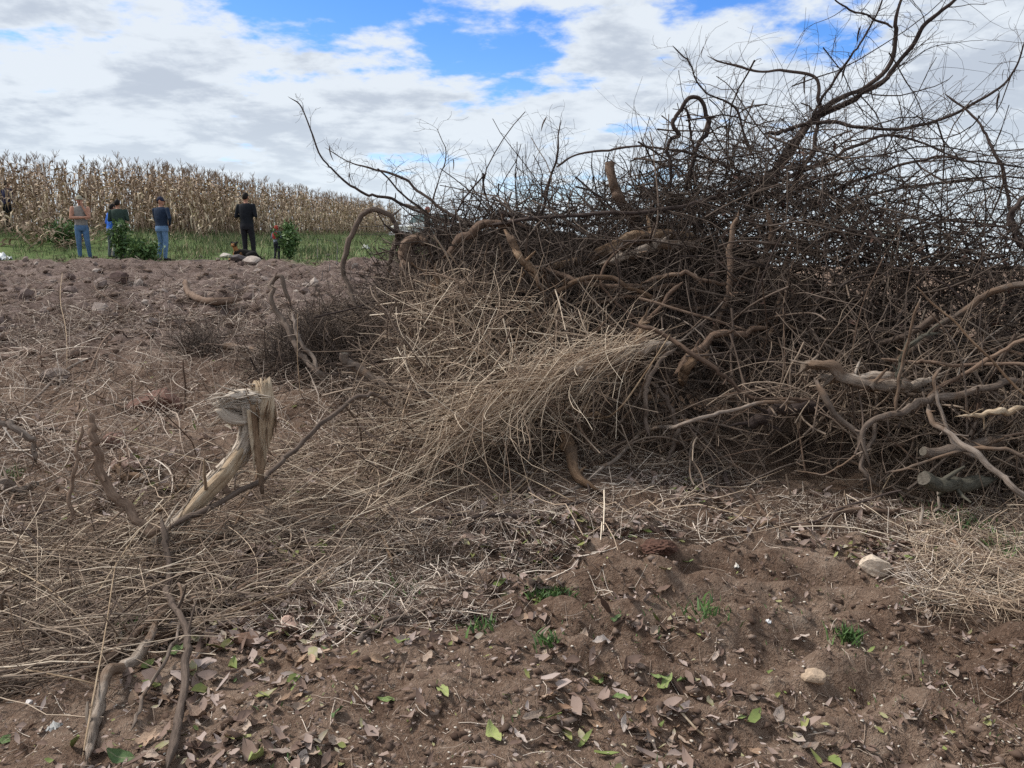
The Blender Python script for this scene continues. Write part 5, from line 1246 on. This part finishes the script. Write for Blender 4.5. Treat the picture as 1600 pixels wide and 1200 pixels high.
#@CORN
# ------------------------------------------------------------------ dry corn
def corn_variant(seed):
    g = np.random.default_rng(seed)
    H = 2.15 + .35 * g.random()
    K = 8
    stem = grow(np.zeros((1, 3)), np.array([[g.normal(0, .04), g.normal(0, .04), 1]]), np.array([H]), K, .02, 0, g)
    sm = tubes(stem, np.array([[.016]]) * np.linspace(1, .35, K)[None], 4, np.array([.35]))
    # leaves: arching ribbons
    n = 15
    tpos = np.linspace(.10, .93, n) + g.normal(0, .02, n)
    idx = tpos * (K - 1); i0 = np.clip(idx.astype(int), 0, K - 2)
    st = stem[0, i0] + (stem[0, i0 + 1] - stem[0, i0]) * (idx - i0)[:, None]
    a = np.arange(n) * math.pi + g.normal(0, .7, n)
    Lf = .45 + .3 * g.random(n)
    u = np.linspace(0, 1, 6)
    drop = .55 + .9 * g.random(n)
    hx = Lf[:, None] * (.55 * u[None] ** .8 - .18 * u[None] ** 3)
    hz = Lf[:, None] * (.55 * u[None] - drop[:, None] * u[None] ** 2 * 1.05)
    ctr = np.stack([np.cos(a)[:, None] * hx, np.sin(a)[:, None] * hx, hz], -1) + st[:, None]
    ctr = ctr + g.normal(0, .012, ctr.shape) * u[None, :, None]
    w = (.028 * (1 - u ** 2.2) + .003)[None, :, None] * (.8 + .5 * g.random((n, 1, 1)))
    twist = g.normal(0, .8, (n, 1)) * u[None] + a[:, None] + math.pi / 2
    side = np.stack([np.cos(twist), np.sin(twist), .5 * np.sin(twist * 2 + a[:, None])], -1) * w
    V = np.stack([ctr - side, ctr + side], 2).reshape(-1, 3)
    ii = np.arange(n * 12).reshape(n, 6, 2)
    Fq = np.stack([ii[:, :-1, 0], ii[:, :-1, 1], ii[:, 1:, 1], ii[:, 1:, 0]], -1).reshape(-1, 4)
    lv = (V, Fq, {'tint': np.repeat(g.random(n), 12)})
    # tassel
    top = stem[0, -1]; nt = 7
    tp = grow(np.repeat(top[None], nt, 0), norm(np.concatenate([g.normal(0, .35, (nt, 2)), np.ones((nt, 1))], 1)), .15 + .16 * g.random(nt), 4, .08, 0, g)
    ts = tubes(tp, np.full((nt, 4), .006), 3, np.full(nt, .15) + .2 * g.random(nt))
    # a hanging ear in its husk
    e0 = stem[0, 4]; an = g.random() * 6.28
    ep = np.array([e0, e0 + [.05 * math.cos(an), .05 * math.sin(an), .02], e0 + [.09 * math.cos(an), .09 * math.sin(an), -.08], e0 + [.10 * math.cos(an), .10 * math.sin(an), -.22]])
    er = tubes(ep[None], np.array([[.012, .03, .032, .008]]), 5, np.array([.9]))
    return sm, lv, ts, er
CV = [corn_variant(1200 + k) for k in range(8)]
CM = []
for sm, lv, ts, er in CV:
    CM.append([mesh_from(nm, p[0], p[1], attrs=p[2], mats=[M['corn']]) for nm, p in zip(('stalk', 'leaves', 'tassel', 'ear'), (sm, lv, ts, er))])
g = np.random.default_rng(1300)
spots = []
for row in range(14):                                   # rows parallel to the field edge
    for x_ in np.arange(-30, -11.5, .27):
        y_ = 27.2 + .55 * np.interp(x_, [-17, -11.7], [-2, 4.0]) + row * .8 + g.normal(0, .08)
        spots.append((x_ + g.normal(0, .08), y_))
for row in range(5):
    for y_ in np.arange(30, 75, .30):
        spots.append((-11.7 - row * .8 + .035 * (y_ - 30) + g.normal(0, .08), y_ + g.normal(0, .08)))
spots = np.array(spots)
spots = spots[np.abs(spots[:, 0] / spots[:, 1]) < .73]
spots = spots[g.random(len(spots)) < .86]
ds = np.hypot(spots[:, 0], spots[:, 1])
# rank by how much of each shows: the first rows first
front = np.where(spots[:, 1] < 40, spots[:, 1] - (27.2 + .55 * np.interp(spots[:, 0], [-17, -11.7], [-2, 4.0])), 9)
side = (-11.7 + .035 * (spots[:, 1] - 30)) - spots[:, 0]
order = np.argsort(np.minimum(front, side + np.maximum(0, spots[:, 1] - 36) * .05))
spots = spots[order]
def put_corn(p, rot, s, label, group):
    k = int(g.integers(0, len(CM)))
    o = link('corn_stalk', CM[k][0], None, p, rot, s)
    tag(o, label, 'corn stalk', group)
    for nm, me in zip(('leaves', 'tassel', 'ear'), CM[k][1:]): link(nm, me, o)
NI = 280
for (x_, y_) in spots[:NI]:
    sc = (.70 + .36 * g.random()) if g.random() < .4 else (.88 + .18 * g.random()); zt = float(terrain(x_, y_)) - .03
    put_corn((x_, y_, zt), (g.normal(0, .10), g.normal(0, .10), g.random() * 6.28), sc,
             ('tall' if sc > .98 else 'short') + ' dry corn stalk in the front rows ' + near((x_, y_, zt + 1.3), CORN), 'corn stalks in the front rows')
# knocked-over stalks at the field edge
for k in range(16):
    p = P(20 + 110 * g.random(), 372 - 10 * g.random(), 24.2 + 1.6 * g.random()); p[2] = float(terrain(p[0], p[1])) + .05
    put_corn(p, (g.normal(0, .15), (-1 if g.random() < .4 else 1) * (.55 + .85 * g.random()), g.normal(0, .7)), .7 + .25 * g.random(), ['flattened', 'bent', 'leaning', 'toppled'][k % 4] + ' corn stalk fallen ' + ['by the low green weed', 'over the grass bank', 'by the plastic scrap', 'below the navy clothed person'][k // 4], 'bent corn stalks')
for k in range(9):
    p = P(270 + 60 * g.random(), 372, 27.2 + 1.4 * g.random()); p[2] = float(terrain(p[0], p[1])) + .05
    put_corn(p, (g.normal(0, .15), g.normal(0, .8), g.normal(0, .7)), .6 + .2 * g.random(), ['low', 'broken', 'bowed'][k % 3] + ' leaning corn stalk ' + near(p, CORN), 'leaning corn stalks')
parts = []
for (x_, y_) in spots[NI:]:
    k = int(g.integers(0, len(CV))); a = g.random() * 6.28; c, s_ = math.cos(a), math.sin(a); sc = .86 + .26 * g.random()
    lx, ly = g.normal(0, .06, 2); b0 = np.array([x_, y_, float(terrain(x_, y_)) - .03])
    for V, Fq, at in CV[k][:3]:
        W_ = np.stack([V[:, 0] * c - V[:, 1] * s_ + V[:, 2] * lx, V[:, 0] * s_ + V[:, 1] * c + V[:, 2] * ly, V[:, 2]], -1) * sc + b0
        parts.append((W_, Fq, at))
V, Fq, at = merge(parts)
tag(link('corn_rows', mesh_from('corn_rows', V, Fq, attrs=at, mats=[M['corn']])), 'mass of dry corn standing behind the front rows', 'corn', None, 'stuff')

#@PEOPLE
# ------------------------------------------------------------------ people, dog
def cloth(name, col, rough=.85): 
    return mat_flat(name, col, rough, .22, 16, .15, .35)
SKIN = cloth('skin', (.42, .22, .15), .6); HAIR = cloth('hair_dark', (.015, .012, .011), .7); EYE_M = cloth('eye_dark', (.02, .015, .012), .4); SHOE = cloth('shoe', (.035, .028, .024), .7)
def ell(c, r, nu=12, nv=9):
    u = np.linspace(0, 2 * math.pi, nu, endpoint=False); v = np.linspace(.12, math.pi - .12, nv)
    V = np.stack([np.outer(np.sin(v), np.cos(u)), np.outer(np.sin(v), np.sin(u)), np.outer(np.cos(v), np.ones(nu))], -1) * np.array(r) + np.array(c)
    return ring_close(V)
def ring_close(V):
    K, S, _ = V.shape
    idx = np.arange(K * S).reshape(K, S)
    Fq = np.stack([idx[:-1], idx[1:], np.roll(idx[1:], -1, 1), np.roll(idx[:-1], -1, 1)], -1).reshape(-1, 4)
    W_ = np.concatenate([V.reshape(-1, 3), V[0].mean(0)[None], V[-1].mean(0)[None]])
    t, b_ = K * S, K * S + 1
    Ft = np.array([[t, idx[0, i], idx[0, (i + 1) % S]] for i in range(S)] + [[b_, idx[-1, (i + 1) % S], idx[-1, i]] for i in range(S)])
    return W_, Fq, Ft
def limb(pts, rads, n=14, S=10, ex=1.0, ey=1.0):
    """round limb through joints, closed with rounded tips"""
    c = crom(np.asarray(pts, float), n); r = np.interp(np.linspace(0, 1, n), np.linspace(0, 1, len(rads)), rads)
    t0 = c[0] - c[1]; t0 /= np.linalg.norm(t0); t1 = c[-1] - c[-2]; t1 /= np.linalg.norm(t1)
    c = np.concatenate([[c[0] + t0 * r[0] * .9, c[0] + t0 * r[0] * .55], c, [c[-1] + t1 * r[-1] * .55, c[-1] + t1 * r[-1] * .9]])
    r = np.concatenate([[r[0] * .45, r[0] * .85], r, [r[-1] * .85, r[-1] * .45]])
    V, Fq, _ = tubes(c[None], r[None], S)
    return ring_close(V.reshape(n + 4, S, 3))
def loft(rings, S=18):
    """rings: (x, y, z, rx, ry)"""
    rr = crom(np.array(rings, float), 22)
    a = np.arange(S) * 2 * math.pi / S
    V = np.stack([rr[:, 0:1] + rr[:, 3:4] * np.cos(a), rr[:, 1:2] + rr[:, 4:5] * np.sin(a), np.repeat(rr[:, 2:3], S, 1)], -1)
    return ring_close(V)
def hand(prims, wrist, d, side, up, tagname='skin', curl=.5):
    """palm, four unequal bent fingers and a thumb"""
    d = np.asarray(d, float); d = d / np.linalg.norm(d); side = np.asarray(side, float); side = side - d * (side @ d); side /= np.linalg.norm(side)
    nrm = np.cross(d, side); w = np.asarray(wrist, float)
    palm = w + d * .045
    prims.append((limb([w, palm, w + d * .085], [.026, .034, .030], 6, 8), tagname))
    for k, (o_, L) in enumerate(((-.030, .068), (-.010, .078), (.010, .074), (.029, .058))):
        b0 = w + d * .085 + side * o_
        p1 = b0 + d * L * .5 + nrm * L * .15 * curl; p2 = b0 + d * L * .8 + nrm * L * .6 * curl
        prims.append((limb([b0 - d * .02, p1, p2], [.0105, .0098, .0085], 6, 6), tagname))
    b0 = w + d * .03 + side * -.034
    prims.append((limb([b0, b0 + d * .03 - side * .022 + nrm * .012, b0 + d * .062 - side * .020 + nrm * .03], [.012, .011, .0095], 6, 6), tagname))
def solidify(name, prims, mats, voxel, parent=None):
    """union of closed shapes -> one continuous skin, each face keeps the colour of the shape it came from"""
    Vs, Fs, off = [], [], 0; kv, kt = [], []
    for (V, Fq, Ft), tg in prims:
        Vs.append(V); Fs += [tuple(int(i) + off for i in f_) for f_ in Fq] + [tuple(int(i) + off for i in f_) for f_ in Ft]; off += len(V)
        kv.append(V); kt += [tg] * len(V)
        fc = V[np.asarray(Fq)].mean(1); kv.append(fc); kt += [tg] * len(fc)
    me = bpy.data.meshes.new(name + '_raw'); me.from_pydata([tuple(v) for v in np.concatenate(Vs)], [], Fs)
    import bmesh
    bm = bmesh.new(); bm.from_mesh(me); bmesh.ops.recalc_face_normals(bm, faces=bm.faces); bm.to_mesh(me); bm.free()
    tmp = bpy.data.objects.new(name + '_raw', me); COL.objects.link(tmp)
    rm = tmp.modifiers.new('r', 'REMESH'); rm.mode = 'VOXEL'; rm.voxel_size = voxel
    sm = tmp.modifiers.new('s', 'SMOOTH'); sm.factor = .5; sm.iterations = 2
    out = bpy.data.meshes.new_from_object(tmp.evaluated_get(bpy.context.evaluated_depsgraph_get()))
    bpy.data.objects.remove(tmp); bpy.data.meshes.remove(me)
    out.name = name
    kp = np.concatenate(kv); kd = kdtree.KDTree(len(kp))
    for i, p in enumerate(kp): kd.insert(p, i)
    kd.balance()
    tags = list(mats.keys()); out.materials.clear()
    for t in tags: out.materials.append(mats[t])
    mi = [tags.index(kt[kd.find(pl.center)[1]]) for pl in out.polygons]
    out.polygons.foreach_set('material_index', mi)
    out.polygons.foreach_set('use_smooth', [True] * len(out.polygons))
    return link(name, out, parent)
def person(label, px, py, d, turn, top, legs, arms='hang', hair=None, cap=None, sleeve='top', h=1.70, bend=0.0, head_turn=0.0, extra=None, trunk_w=1.0, shoe=None, lift=0):
    """faces -y (the camera) at turn 0; arms: hang | chin | hips | front"""
    prims = []
    p0 = P(px, py, d); p0[2] = float(terrain(p0[0], p0[1])) - .02 + lift
    s = h / 1.70
    by = -bend                                            # lean of the upper body, along -y
    W_ = trunk_w
    prims.append((loft([(0, .0, .80, .150 * W_, .105), (0, .0, .90, .165 * W_, .115), (0, by * .2, 1.02, .155 * W_, .110), (0, by * .5, 1.16, .170 * W_, .120), (0, by * .8, 1.30, .185 * W_, .115), (0, by, 1.40, .165 * W_, .095), (0, by, 1.445, .085, .07)]), 'top'))
    prims.append((limb([(0, by, 1.42), (0, by * 1.02 - .005, 1.50)], [.055, .05], 6), 'skin'))
    hy = by * 1.08 - .012
    ht = head_turn
    def hd(x, y, z):
        return (x * math.cos(ht) - y * math.sin(ht), hy + x * math.sin(ht) + y * math.cos(ht), z)
    prims.append((ell(hd(0, 0, 1.60), (.074, .092, .108), 14, 12), 'skin'))
    prims.append((ell(hd(0, -.04, 1.535), (.050, .05, .042)), 'skin'))
    prims.append((limb([hd(0, -.088, 1.615), hd(0, -.108, 1.585)], [.010, .015], 5, 6), 'skin'))
    for sx in (-1, 1):
        prims.append((ell(hd(sx * .076, .01, 1.595), (.012, .022, .032)), 'skin'))
        prims.append((ell(hd(sx * .030, -.085, 1.612), (.013, .010, .008)), 'eye'))
    prims.append((ell(hd(0, -.088, 1.548), (.024, .009, .006)), 'lip'))
    # hips and legs
    prims.append((loft([(0, 0, .78, .155 * W_, .112), (0, 0, .86, .168 * W_, .122), (0, 0, .93, .160 * W_, .116)]), 'legs'))
    for sx in (-1, 1):
        x0 = sx * .085; st_ = (.05 if sx == (1 if int(px) % 2 else -1) else -.02)
        prims.append((limb([(x0, 0, .84), (x0 + sx * (.012 + st_ * .4), -.012 - abs(st_) * .8, .48), (x0 + sx * (.02 + st_), .012, .10)], [.090, .066, .050], 16, 12), 'legs'))
        prims.append((limb([(x0 + sx * (.02 + st_), .025, .045), (x0 + sx * (.032 + st_), -.05, .04), (x0 + sx * (.05 + st_), -.135, .032)], [.042, .046, .034], 8, 10), 'shoe'))
    # arms
    def arm(sx, el_, wr, hdir, up_=(0, 0, 1)):
        sh = np.array([sx * .185 * W_, by, 1.375])
        prims.append((limb([sh, (sh + np.array(el_)) / 2, el_], [.062, .052, .043], 12, 10), sleeve))
        prims.append((limb([el_, (np.array(el_) + np.array(wr)) / 2, wr], [.043, .038, .027], 12, 10), sleeve))
        hand(prims, wr, hdir, (-sx * .2, -1, .1) if abs(hdir[2]) > .6 else (0, 0, 1), up_)
    if arms == 'hang':
        for sx in (-1, 1): arm(sx, (sx * .25 * W_, by * .6 + .02, 1.10), (sx * .27 * W_, by * .5 - .05, .86), (0, -.15, -1))
    elif arms == 'chin':
        arm(-1, (-.235, -.10, 1.12), (.07, -.215, 1.13), (1, -.05, .06))
        arm(1, (.20, -.17, 1.15), (.055, -.165, 1.44), (-.25, .15, 1))
    elif arms == 'hips':
        arm(-1, (-.36, .06, 1.13), (-.20, -.09, .96), (.8, -.5, -.2))
        arm(1, (.26, -.05, 1.10), (.16, -.20, 1.02), (-.7, -.5, .1))
    elif arms == 'front':
        for sx in (-1, 1): arm(sx, (sx * .27, by + .03, 1.12), (sx * .10, by - .20, 1.17), (-sx * .9, -.3, .05))
    mats = {'top': top, 'legs': legs, 'skin': SKIN, 'shoe': shoe or SHOE, 'eye': EYE_M, 'lip': cloth('lip', (.26, .10, .08), .6)}
    if sleeve not in mats: mats[sleeve] = top
    o = solidify('person', prims, mats, .0105)
    gp = np.random.default_rng(int(px) + 3)
    o.location = p0; o.rotation_euler = (gp.normal(0, .02), gp.normal(0, .03), turn); o.scale = (s,) * 3
    tag(o, label, 'person')
    def cap_shell(zlo, zr, mat, nm, grow_=1.07):
        u = np.linspace(0, 2 * math.pi, 18, endpoint=False); v = np.linspace(.05, math.pi * .5 + zlo, 8)
        ext = (.75 if nm == 'hair' else 0.0)
        V = np.array([[hd(.074 * grow_ * math.sin(k_) * math.cos(a), .008 + .092 * grow_ * math.sin(k_) * math.sin(a), 1.605 + zr * math.cos(k_)) for a in u for k_ in (b_ * (1 + ext * max(0, math.sin(a)) / v[-1] * .55 - (.12 if nm == 'hair' and math.sin(a) < -.3 else 0)),)] for b_ in v])
        # the hairline or cap edge rises over the face
        V2, Fq, Ft = ring_close(V)
        return link(nm, mesh_from(nm, V2, Fq, Ft, mats=[mat]), o)
    if hair is not None: cap_shell(.22 if cap is None else .25, .118, hair, 'hair')
    if cap is not None:
        c_ = cap_shell(-.02, .128, cap, 'cap', 1.12)
        pts = []
        for i in range(9):
            a = math.pi + i * math.pi / 8
            pts.append([hd(.075 * math.cos(a), .075 * math.sin(a) - .01, 1.622), hd(.078 * math.cos(a), .15 * math.sin(a) - .015, 1.607)])
        pts = np.array(pts); V = np.concatenate([pts.reshape(-1, 3), pts.reshape(-1, 3) + [0, 0, .008]])
        i_ = np.arange(18).reshape(9, 2)
        Fq = np.stack([i_[:-1, 0], i_[1:, 0], i_[1:, 1], i_[:-1, 1]], -1)
        link('brim', mesh_from('brim', V, np.concatenate([Fq, Fq + 18]), mats=[cap], smooth=False), c_)
    if extra: extra(o, by)
    return o
jeans = cloth('jeans_blue', (.085, .16, .28)); jeans2 = cloth('jeans_faded', (.13, .22, .36)); navy = cloth('jacket_navy', (.018, .030, .055)); black = cloth('cloth_black', (.014, .016, .020))
person('person in grey sleeveless top, cap and jeans with a hand at the chin', 131, 402, 22.6, R(28), cloth('vest_grey', (.26, .24, .22)), jeans, 'chin', cloth('hair_brown', (.03, .022, .018)), cloth('cap_khaki', (.27, .25, .19)), 'skin', 1.74)
def backpack(o, by):
    pass
person('person in a bright blue shirt half behind the dark green weed', 174, 400, 23.0, R(150), cloth('shirt_blue', (.05, .17, .62)), cloth('trousers_grey', (.13, .15, .15)), 'front', HAIR, None, 'top', 1.52, .06)
person('person in a dark green top standing with back turned behind the weed', 191, 400, 22.6, R(185), cloth('top_green', (.035, .055, .045)), cloth('trousers_olive', (.045, .06, .05)), 'front', HAIR, None, 'top', 1.62, .03, 0, None, 1.15)
person('person in a navy jacket, dark cap and faded jeans looking aside', 255, 399, 22.4, R(158), navy, jeans2, 'hips', HAIR, cloth('cap_navy', (.028, .030, .050)), 'top', 1.72, 0, R(-50), None, 1.25)
person('person dressed all in black seen from behind by the dog', 388, 394, 22.4, R(172), black, cloth('trousers_black', (.020, .020, .024)), 'front', HAIR, None, 'top', 1.84, 0, 0, None, 1.08)
def hood(o, by):
    V, Fq, Ft = ell((0, by - .01, 1.60), (.098, .115, .135), 16, 12)
    link('hood', mesh_from('hood', V, Fq, Ft, mats=[cloth('hood_red', (.40, .06, .05))]), o)
    V, Fq, Ft = loft([(0, .13 + by, 1.05, .12, .05), (0, .15 + by, 1.20, .14, .075), (0, .14 + by, 1.38, .11, .06)])
    link('backpack', mesh_from('backpack', V, Fq, Ft, mats=[cloth('pack_red', (.38, .055, .05))]), o)
person('child in a red hood and grey sleeves behind the dark green shrub', 433, 388, 21.9, R(165), cloth('sleeve_grey', (.19, .22, .26)), cloth('trousers_dark', (.03, .035, .04)), 'front', None, None, 'top', .92, .05, 0, hood)
person('person in navy clothes among the corn at the far edge of the picture', 9, 300, 27.4, R(160), cloth('shirt_navy', (.02, .022, .06)), black, 'hang', HAIR, None, 'top', 1.70, .08)
person('person in dark clothes standing beside the pickup behind the brush', 668, 385, 31.0, R(100), black, black, 'hang', HAIR, cloth('cap_pink', (.42, .16, .15)), 'top', 1.70)

# dog: lying by the black clothed person, head up, facing the camera
dogb = cloth('fur_black', (.018, .016, .015), .8); dogt = cloth('fur_tan', (.34, .17, .07), .8)
pr = []
pr.append((limb([(.34, .28, .19), (.20, .20, .20), (.04, .06, .22), (-.02, -.02, .24)], [.09, .115, .125, .10], 16, 14), 'black'))
pr.append((limb([(-.02, 0, .24), (-.04, -.06, .34), (-.04, -.10, .42)], [.085, .07, .065], 8, 10), 'tan'))
pr.append((ell((-.04, -.12, .45), (.075, .085, .07), 14, 10), 'black'))
pr.append((limb([(-.04, -.17, .435), (-.04, -.26, .415)], [.042, .028], 8, 10), 'tan'))
pr.append((ell((-.04, -.288, .425), (.014, .012, .011)), 'black'))
for sx in (-1, 1):
    pr.append((limb([(-.04 + sx * .05, -.09, .49), (-.04 + sx * .085, -.09, .53), (-.04 + sx * .105, -.11, .47)], [.026, .024, .010], 8, 7), 'black'))
    pr.append((ell((-.04 + sx * .032, -.185, .475), (.011, .009, .009)), 'tan'))
    pr.append((limb([(-.02 + sx * .085, 0, .20), (-.02 + sx * .10, .03, .08), (-.02 + sx * .10, -.10, .04), (-.02 + sx * .10, -.25, .035)], [.055, .042, .034, .036], 14, 9), 'tan'))
pr.append((limb([(.30, .20, .19), (.27, .02, .13), (.38, .12, .05), (.26, -.02, .035), (.20, -.08, .03)], [.085, .062, .036, .032, .033], 16, 10), 'black'))
pr.append((limb([(.36, .30, .17), (.36, .42, .10), (.25, .50, .05)], [.085, .05, .03], 12, 9), 'black'))
pr.append((limb([(.40, .34, .16), (.52, .42, .06), (.62, .40, .04)], [.03, .024, .012], 10, 8), 'black'))
dog = solidify('dog', pr, {'black': dogb, 'tan': dogt}, .011)
pd = P(372, 396, 21.9); pd[2] = float(terrain(pd[0], pd[1])) + .0
dog.location = pd; dog.rotation_euler = (0, 0, R(-12)); dog.scale = (.95,) * 3
tag(dog, 'black and tan dog lying with head up on the field edge', 'dog')

#@TRUCK
# ------------------------------------------------------------------ pickup far behind the pile
def extrude_profile(pts, x0, x1, mat, name, parent, bev=.03):
    import bmesh
    bm = bmesh.new()
    a = [bm.verts.new((x0, p[0], p[1])) for p in pts]; f_ = bm.faces.new(a)
    r_ = bmesh.ops.extrude_face_region(bm, geom=[f_])
    for v in r_['geom']:
        if isinstance(v, bmesh.types.BMVert): v.co.x = x1
    bmesh.ops.recalc_face_normals(bm, faces=bm.faces)
    if bev: bmesh.ops.bevel(bm, geom=list(bm.edges), offset=bev, segments=2, affect='EDGES', profile=.6)
    me = bpy.data.meshes.new(name); bm.to_mesh(me); bm.free(); me.materials.append(mat)
    return link(name, me, parent)
paint = mat_flat('paint_white', (.70, .72, .72), .35, .06, 3, .5, 0); glass = mat_flat('glass_dark', (.05, .09, .09), .08, .1, 3, .6, 0); rub = mat_flat('rubber', (.02, .02, .02), .9); steel = mat_flat('rim_steel', (.35, .35, .36), .4); lampm = mat_flat('lamp_glass', (.6, .58, .5), .2); red_l = mat_flat('lamp_red', (.4, .03, .02), .3)
tr = bpy.data.objects.new('pickup_truck', None); COL.objects.link(tr)
pt = P(676, 380, 46.0); pt[2] = float(terrain(pt[0], pt[1]))
tr.location = pt; tr.rotation_euler = (0, 0, R(-35)); tag(tr, 'white pickup truck parked behind the brush before the corn', 'truck')
body = extrude_profile([(-2.5, .55), (-2.52, .95), (-1.35, 1.08), (-.95, 1.10), (.95, 1.10), (2.5, 1.10), (2.52, .55)], -.85, .85, paint, 'body', tr, .06)
cab = extrude_profile([(-1.35, 1.06), (-.72, 1.68), (.60, 1.70), (.85, 1.08)], -.78, .78, paint, 'cab', tr, .06)
def quad_plate(name, pts, mat, parent, th=.02):
    import bmesh
    bm = bmesh.new(); vs = [bm.verts.new(p) for p in pts]; f_ = bm.faces.new(vs); f_.normal_update(); n_ = f_.normal.copy()
    r_ = bmesh.ops.extrude_face_region(bm, geom=[f_])
    for v in r_['geom']:
        if isinstance(v, bmesh.types.BMVert): v.co += n_ * th
    bmesh.ops.recalc_face_normals(bm, faces=bm.faces)
    me = bpy.data.meshes.new(name); bm.to_mesh(me); bm.free(); me.materials.append(mat); return link(name, me, parent)
quad_plate('windscreen', [(-.68, -1.27, 1.16), (.68, -1.27, 1.16), (.62, -.80, 1.62), (-.62, -.80, 1.62)], glass, cab)
quad_plate('rear_window', [(.62, .82, 1.18), (-.62, .82, 1.18), (-.58, .67, 1.56), (.58, .67, 1.56)], glass, cab)
for sx in (-1, 1):
    q1 = [(sx * .785, -1.12, 1.14), (sx * .785, -.15, 1.14), (sx * .785, -.15, 1.58), (sx * .785, -.66, 1.58)]
    quad_plate('side_window', q1 if sx > 0 else q1[::-1], glass, cab)
    q1 = [(sx * .785, -.08, 1.14), (sx * .785, .70, 1.14), (sx * .785, .52, 1.58), (sx * .785, -.08, 1.58)]
    quad_plate('side_window', q1 if sx > 0 else q1[::-1], glass, cab)
    quad_plate('headlight', [(sx * .45, -2.535, .75), (sx * .75, -2.535, .75), (sx * .75, -2.535, .92), (sx * .45, -2.535, .92)], lampm, body)
    quad_plate('tail_light', [(sx * .68, 2.535, .75), (sx * .80, 2.535, .75), (sx * .80, 2.535, 1.0), (sx * .68, 2.535, 1.0)], red_l, body)
    for yy in (-1.6, 1.55):
        a = np.arange(20) * 2 * math.pi / 20
        prof = [(.20, -.11), (.31, -.12), (.35, -.08), (.35, .08), (.31, .12), (.20, .11)]
        V = np.array([[(w_, r_ * math.cos(t_), r_ * math.sin(t_)) for t_ in a] for r_, w_ in prof])
        V2, Fq, Ft = ring_close(V)
        wh = link('wheel', mesh_from('wheel', V2, Fq, Ft, mats=[rub]), tr, (sx * .80, yy, .35))
        V = np.array([[(w_, r_ * math.cos(t_), r_ * math.sin(t_)) for t_ in a] for r_, w_ in [(.05, -.10), (.19, -.125), (.19, .125), (.05, .10)]])
        V2, Fq, Ft = ring_close(V)
        link('rim', mesh_from('rim', V2, Fq, Ft, mats=[steel]), wh)
quad_plate('bumper', [(-.85, -2.58, .45), (.85, -2.58, .45), (.85, -2.58, .62), (-.85, -2.58, .62)], steel, tr, .08)
# bed rack of upright rails
for sx in (-.75, .75):
    for yy in (1.0, 1.7, 2.4):
        V, Fq, Ft = limb([(sx, yy, 1.0), (sx, yy, 1.65)], [.03, .03], 4, 6); link('rack_post', mesh_from('rack_post', V, Fq, Ft, mats=[steel]), tr)
    V, Fq, Ft = limb([(sx, .95, 1.66), (sx, 2.45, 1.66)], [.03, .03], 4, 6); link('rack_rail', mesh_from('rack_rail', V, Fq, Ft, mats=[steel]), tr)

#@SMALL
# ------------------------------------------------------------------ small man-made bits
wire = mat_flat('wire_rust', (.035, .028, .026), .7)
def rod(name, label, spec, r, cat, mat=wire):
    c = crom(polyline(spec), 40); b0 = c[0].copy()
    V, Fq, Ft = limb(c - b0, [r, r], 40, 7)
    tag(link(name, mesh_from(name, V, Fq, Ft, mats=[mat]), loc=b0), label, cat)
rod('metal_rod', 'dark square bent metal rod standing in the field', [(496, 411, ('g', .02)), (496, 402, ('g', .12)), (496.5, 386, ('g', .28)), (499, 384.5, ('g', .29)), (511, 385.5, ('g', .28)), (524, 389, ('g', .25)), (527, 391, ('g', .22)), (527, 402, ('g', .1)), (526, 415, 'g')], .010, 'rod')
rod('metal_rod', 'small dark hooked wire low in the field behind the dry bush', [(503, 442, 'g'), (505, 434, ('g', .12)), (514, 433, ('g', .12)), (516, 426, ('g', .18))], .008, 'rod')
rod('wire', 'thin straight wire strung level past the arch vine', [(548, 354, 8.3), (580, 354, 8.2), (612, 352, 8.0)], .0028, 'wire')
rod('wire', 'second thin wire below the strung one', [(560, 366, 8.3), (590, 366.5, 8.2), (614, 365, 8.0)], .0022, 'wire')
def crumple(label, p, s, seed, col, name='plastic_scrap'):
    g = np.random.default_rng(seed); n = 9
    xx, yy = np.meshgrid(np.linspace(-.5, .5, n), np.linspace(-.5, .5, n))
    z = np.clip(.35 * (1 - (2 * xx) ** 2) * (1 - (2 * yy) ** 2) + .16 * g.normal(0, 1, xx.shape), 0, 1)
    V = np.stack([xx + .05 * g.normal(0, 1, xx.shape), yy + .05 * g.normal(0, 1, xx.shape), z], -1).reshape(-1, 3) * s
    V = np.concatenate([V, V * [.96, .96, .9] - [0, 0, .004]])
    i_ = np.arange(n * n).reshape(n, n); Fq = np.stack([i_[:-1, :-1], i_[:-1, 1:], i_[1:, 1:], i_[1:, :-1]], -1).reshape(-1, 4)
    o = link(name, mesh_from(name, V, np.concatenate([Fq, Fq[:, ::-1] + n * n]), mats=[mat_flat('plastic_' + str(seed), col, .5, .1, 8)], smooth=False), loc=p)
    tag(o, label, 'plastic')
crumple('crumpled white plastic bag on the grass edge beyond the arch vine', G(571, 389), .36, 1, (.5, .52, .49), 'plastic_bag')
crumple('white plastic sheet scrap on the grass at the picture edge', G(4, 407), .38, 2, (.48, .51, .53))
crumple('tiny white paper scrap on the bare soil below the bank', G(1200, 975), .022, 3, (.7, .7, .7))
crumple('small white scrap among the leaves in the bottom corner', G(85, 1140), .04, 4, (.33, .33, .32))
crumple('white scrap lying on the soil bank edge', G(1150, 893), .028, 5, (.6, .56, .5))
